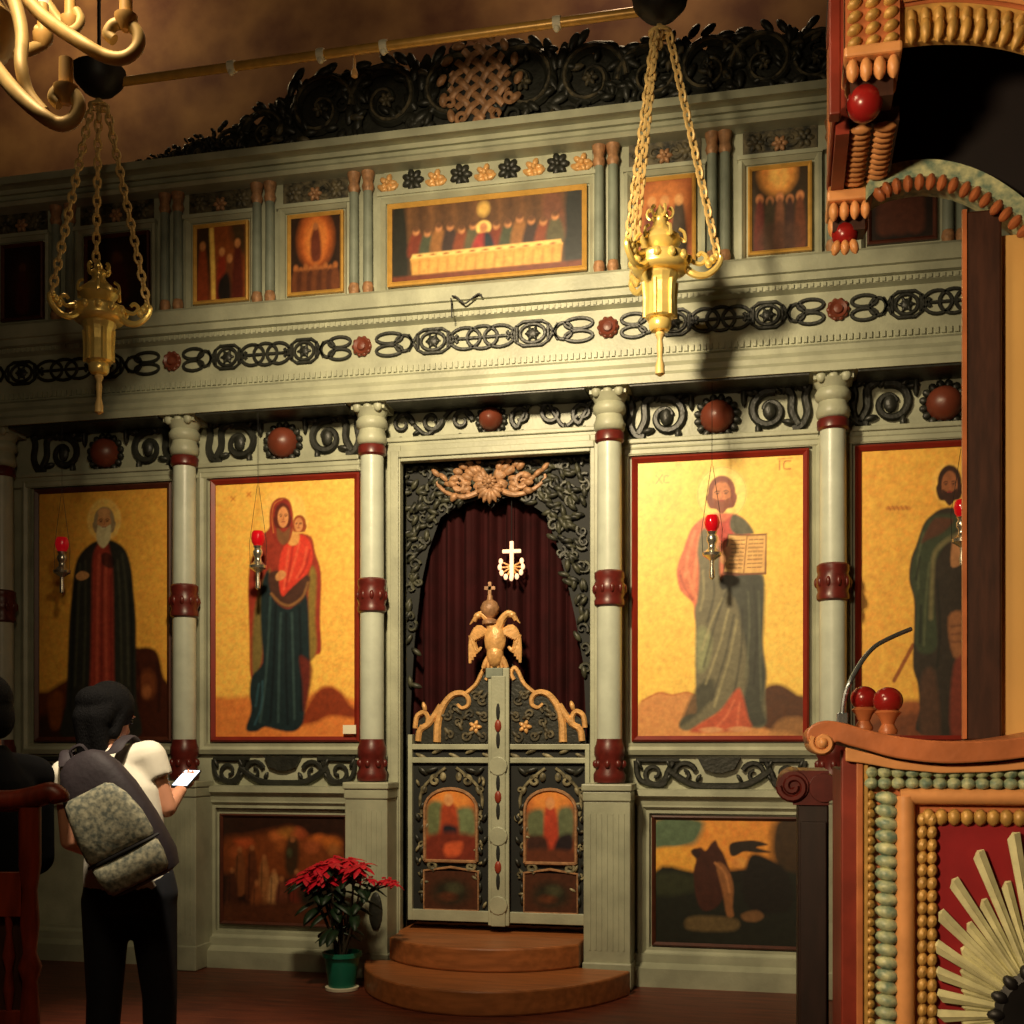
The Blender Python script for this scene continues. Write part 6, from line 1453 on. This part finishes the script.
# ---- man in black at the edge of the frame
rt = PD(-13, 745, 3.95)
ma = thing('person', 'dark-haired man in black, seen from behind, standing behind the stall', 'person', (rt[0], rt[1], 0), TH + 1.15)
b = MB(); hc = Vector((0, .03, 1.56))
loft(b, [(0, 0, .88, .155, .11), (0, 0, 1.05, .14, .095), (0, 0, 1.25, .16, .1), (0, .0, 1.36, .14, .085), (0, .01, 1.42, .055, .055)])
b.capsule((0, .0, 1.38), (0, .02, 1.5), .056, .052); eyes, hm, hg = head(b, hc, (-.1, .95, -.18), 1.0)
for s in (-1, 1):
    S_ = Vector((s * .185, 0, 1.345)); E_ = Vector((s * .225, .02, 1.06)); W_ = Vector((s * .17, .2, .95))
    b.capsule((s * .06, 0, 1.36), S_, .055, .055); b.capsule(S_, E_, .052, .042); b.capsule(E_, W_, .042, .029); hand(b, W_, (-s * .35, .85, -.2), (-s * .7, 0, -.7), s, .5, 1.08)
    b.capsule((s * .09, 0, .88), (s * .1, .02, .48), .085, .056); b.capsule((s * .1, .02, .48), (s * .1, -.01, .08), .055, .038); b.capsule((s * .1, -.01, .06), (s * .11, .13, .04), .036, .032)
obj('body', b, 'skin', ma, remesh=.0075, **L)
for e in eyes: obj('eye', MB().ell(e, .011, n=10, m=8), 'eye', ma, smooth=True, **L)
b = MB(); loft(b, [(0, 0, .82, .185, .135), (0, 0, 1.0, .175, .125), (0, 0, 1.2, .188, .128), (0, 0, 1.33, .18, .112), (0, .005, 1.4, .11, .085), (0, .01, 1.45, .068, .066)])
for s in (-1, 1): b.capsule((s * .08, 0, 1.35), (s * .19, 0, 1.34), .08, .078); b.capsule((s * .19, 0, 1.34), (s * .23, .02, 1.06), .074, .062); b.capsule((s * .23, .02, 1.06), (s * .18, .18, .96), .062, .046)
obj('jacket', b, 'jacket', ma, remesh=.01, **L)
b = MB(); loft(b, [(0, 0, .8, .175, .125), (0, 0, .9, .172, .122)])
for s in (-1, 1): b.capsule((s * .09, 0, .86), (s * .1, .02, .48), .1, .072); b.capsule((s * .1, .02, .48), (s * .1, -.01, .06), .072, .06)
obj('trousers', b, 'jacket', ma, remesh=.011, **L)
for s in (-1, 1): obj('shoe', MB().ell((s * .105, .07, .045), .05, .14, .044, n=16, m=8), 'shoe', ma, smooth=True, **L)
b = MB(); b.ell(hg(0, -.022, .036), .083, .098, .092, n=20, m=14, mat=hm); b.ell(hg(0, -.06, -.02), .07, .052, .085, n=16, m=10, mat=hm)
obj('hair', b, 'hair', ma, remesh=.008, **L)
# ================================================================== LIGHT
def light(name, kind, loc, power, col, size=.2, target=None, spot=None, blend=.6):
    l = bpy.data.lights.new(name, kind); l.energy = power; l.color = col
    o = bpy.data.objects.new(name, l); COL.objects.link(o); o.location = loc
    if kind in ('POINT', 'SPOT'): l.shadow_soft_size = size
    if kind == 'AREA': l.size = size
    if kind == 'SPOT': l.spot_size = spot; l.spot_blend = blend
    if target: o.rotation_euler = (Vector(target) - Vector(loc)).to_track_quat('-Z', 'Y').to_euler()
    return o
light('nave_spotlight', 'SPOT', (PX(500), -3.6, 4.4), 1040, (1, .80, .50), .2, (PX(540), 0, 2.95), math.radians(91), 1.0)
light('chandelier_light', 'POINT', (.25, -5.7, 3.5), 80, (1, .76, .45), .25)
light('kiosk_fill', 'SPOT', (.5, -7.0, 2.3), 290, (1, .74, .44), .15, (2.35, -4.3, 1.9), math.radians(70), .8)  # unseen spot added to brighten the kiosk and the inside of its canopy
light('woman_fill', 'SPOT', (-.1, -4.4, 4.7), 900, (1, .84, .62), .12, (-.95, -2.9, 1.2), math.radians(30), .9)  # unseen spot added to brighten the woman and her white shirt
light('sanctuary_light', 'POINT', (PX(40, 1.0), 1.0, 7.8), 45, (1, .72, .36), .2)
light('back_wall_fill', 'POINT', (PX(620, 1.0), .9, 8.0), 60, (1, .72, .42), .2)  # unseen light added to brighten the back wall behind the crest
w = bpy.data.worlds.new('dim_interior'); scene.world = w; w.use_nodes = True
w.node_tree.nodes['Background'].inputs['Color'].default_value = (.25, .32, .6, 1); w.node_tree.nodes['Background'].inputs['Strength'].default_value = .01
vs = scene.view_settings; vs.view_transform = 'Standard'; vs.look = 'None'; vs.exposure = 0; vs.gamma = 1; vs.use_curve_mapping = False
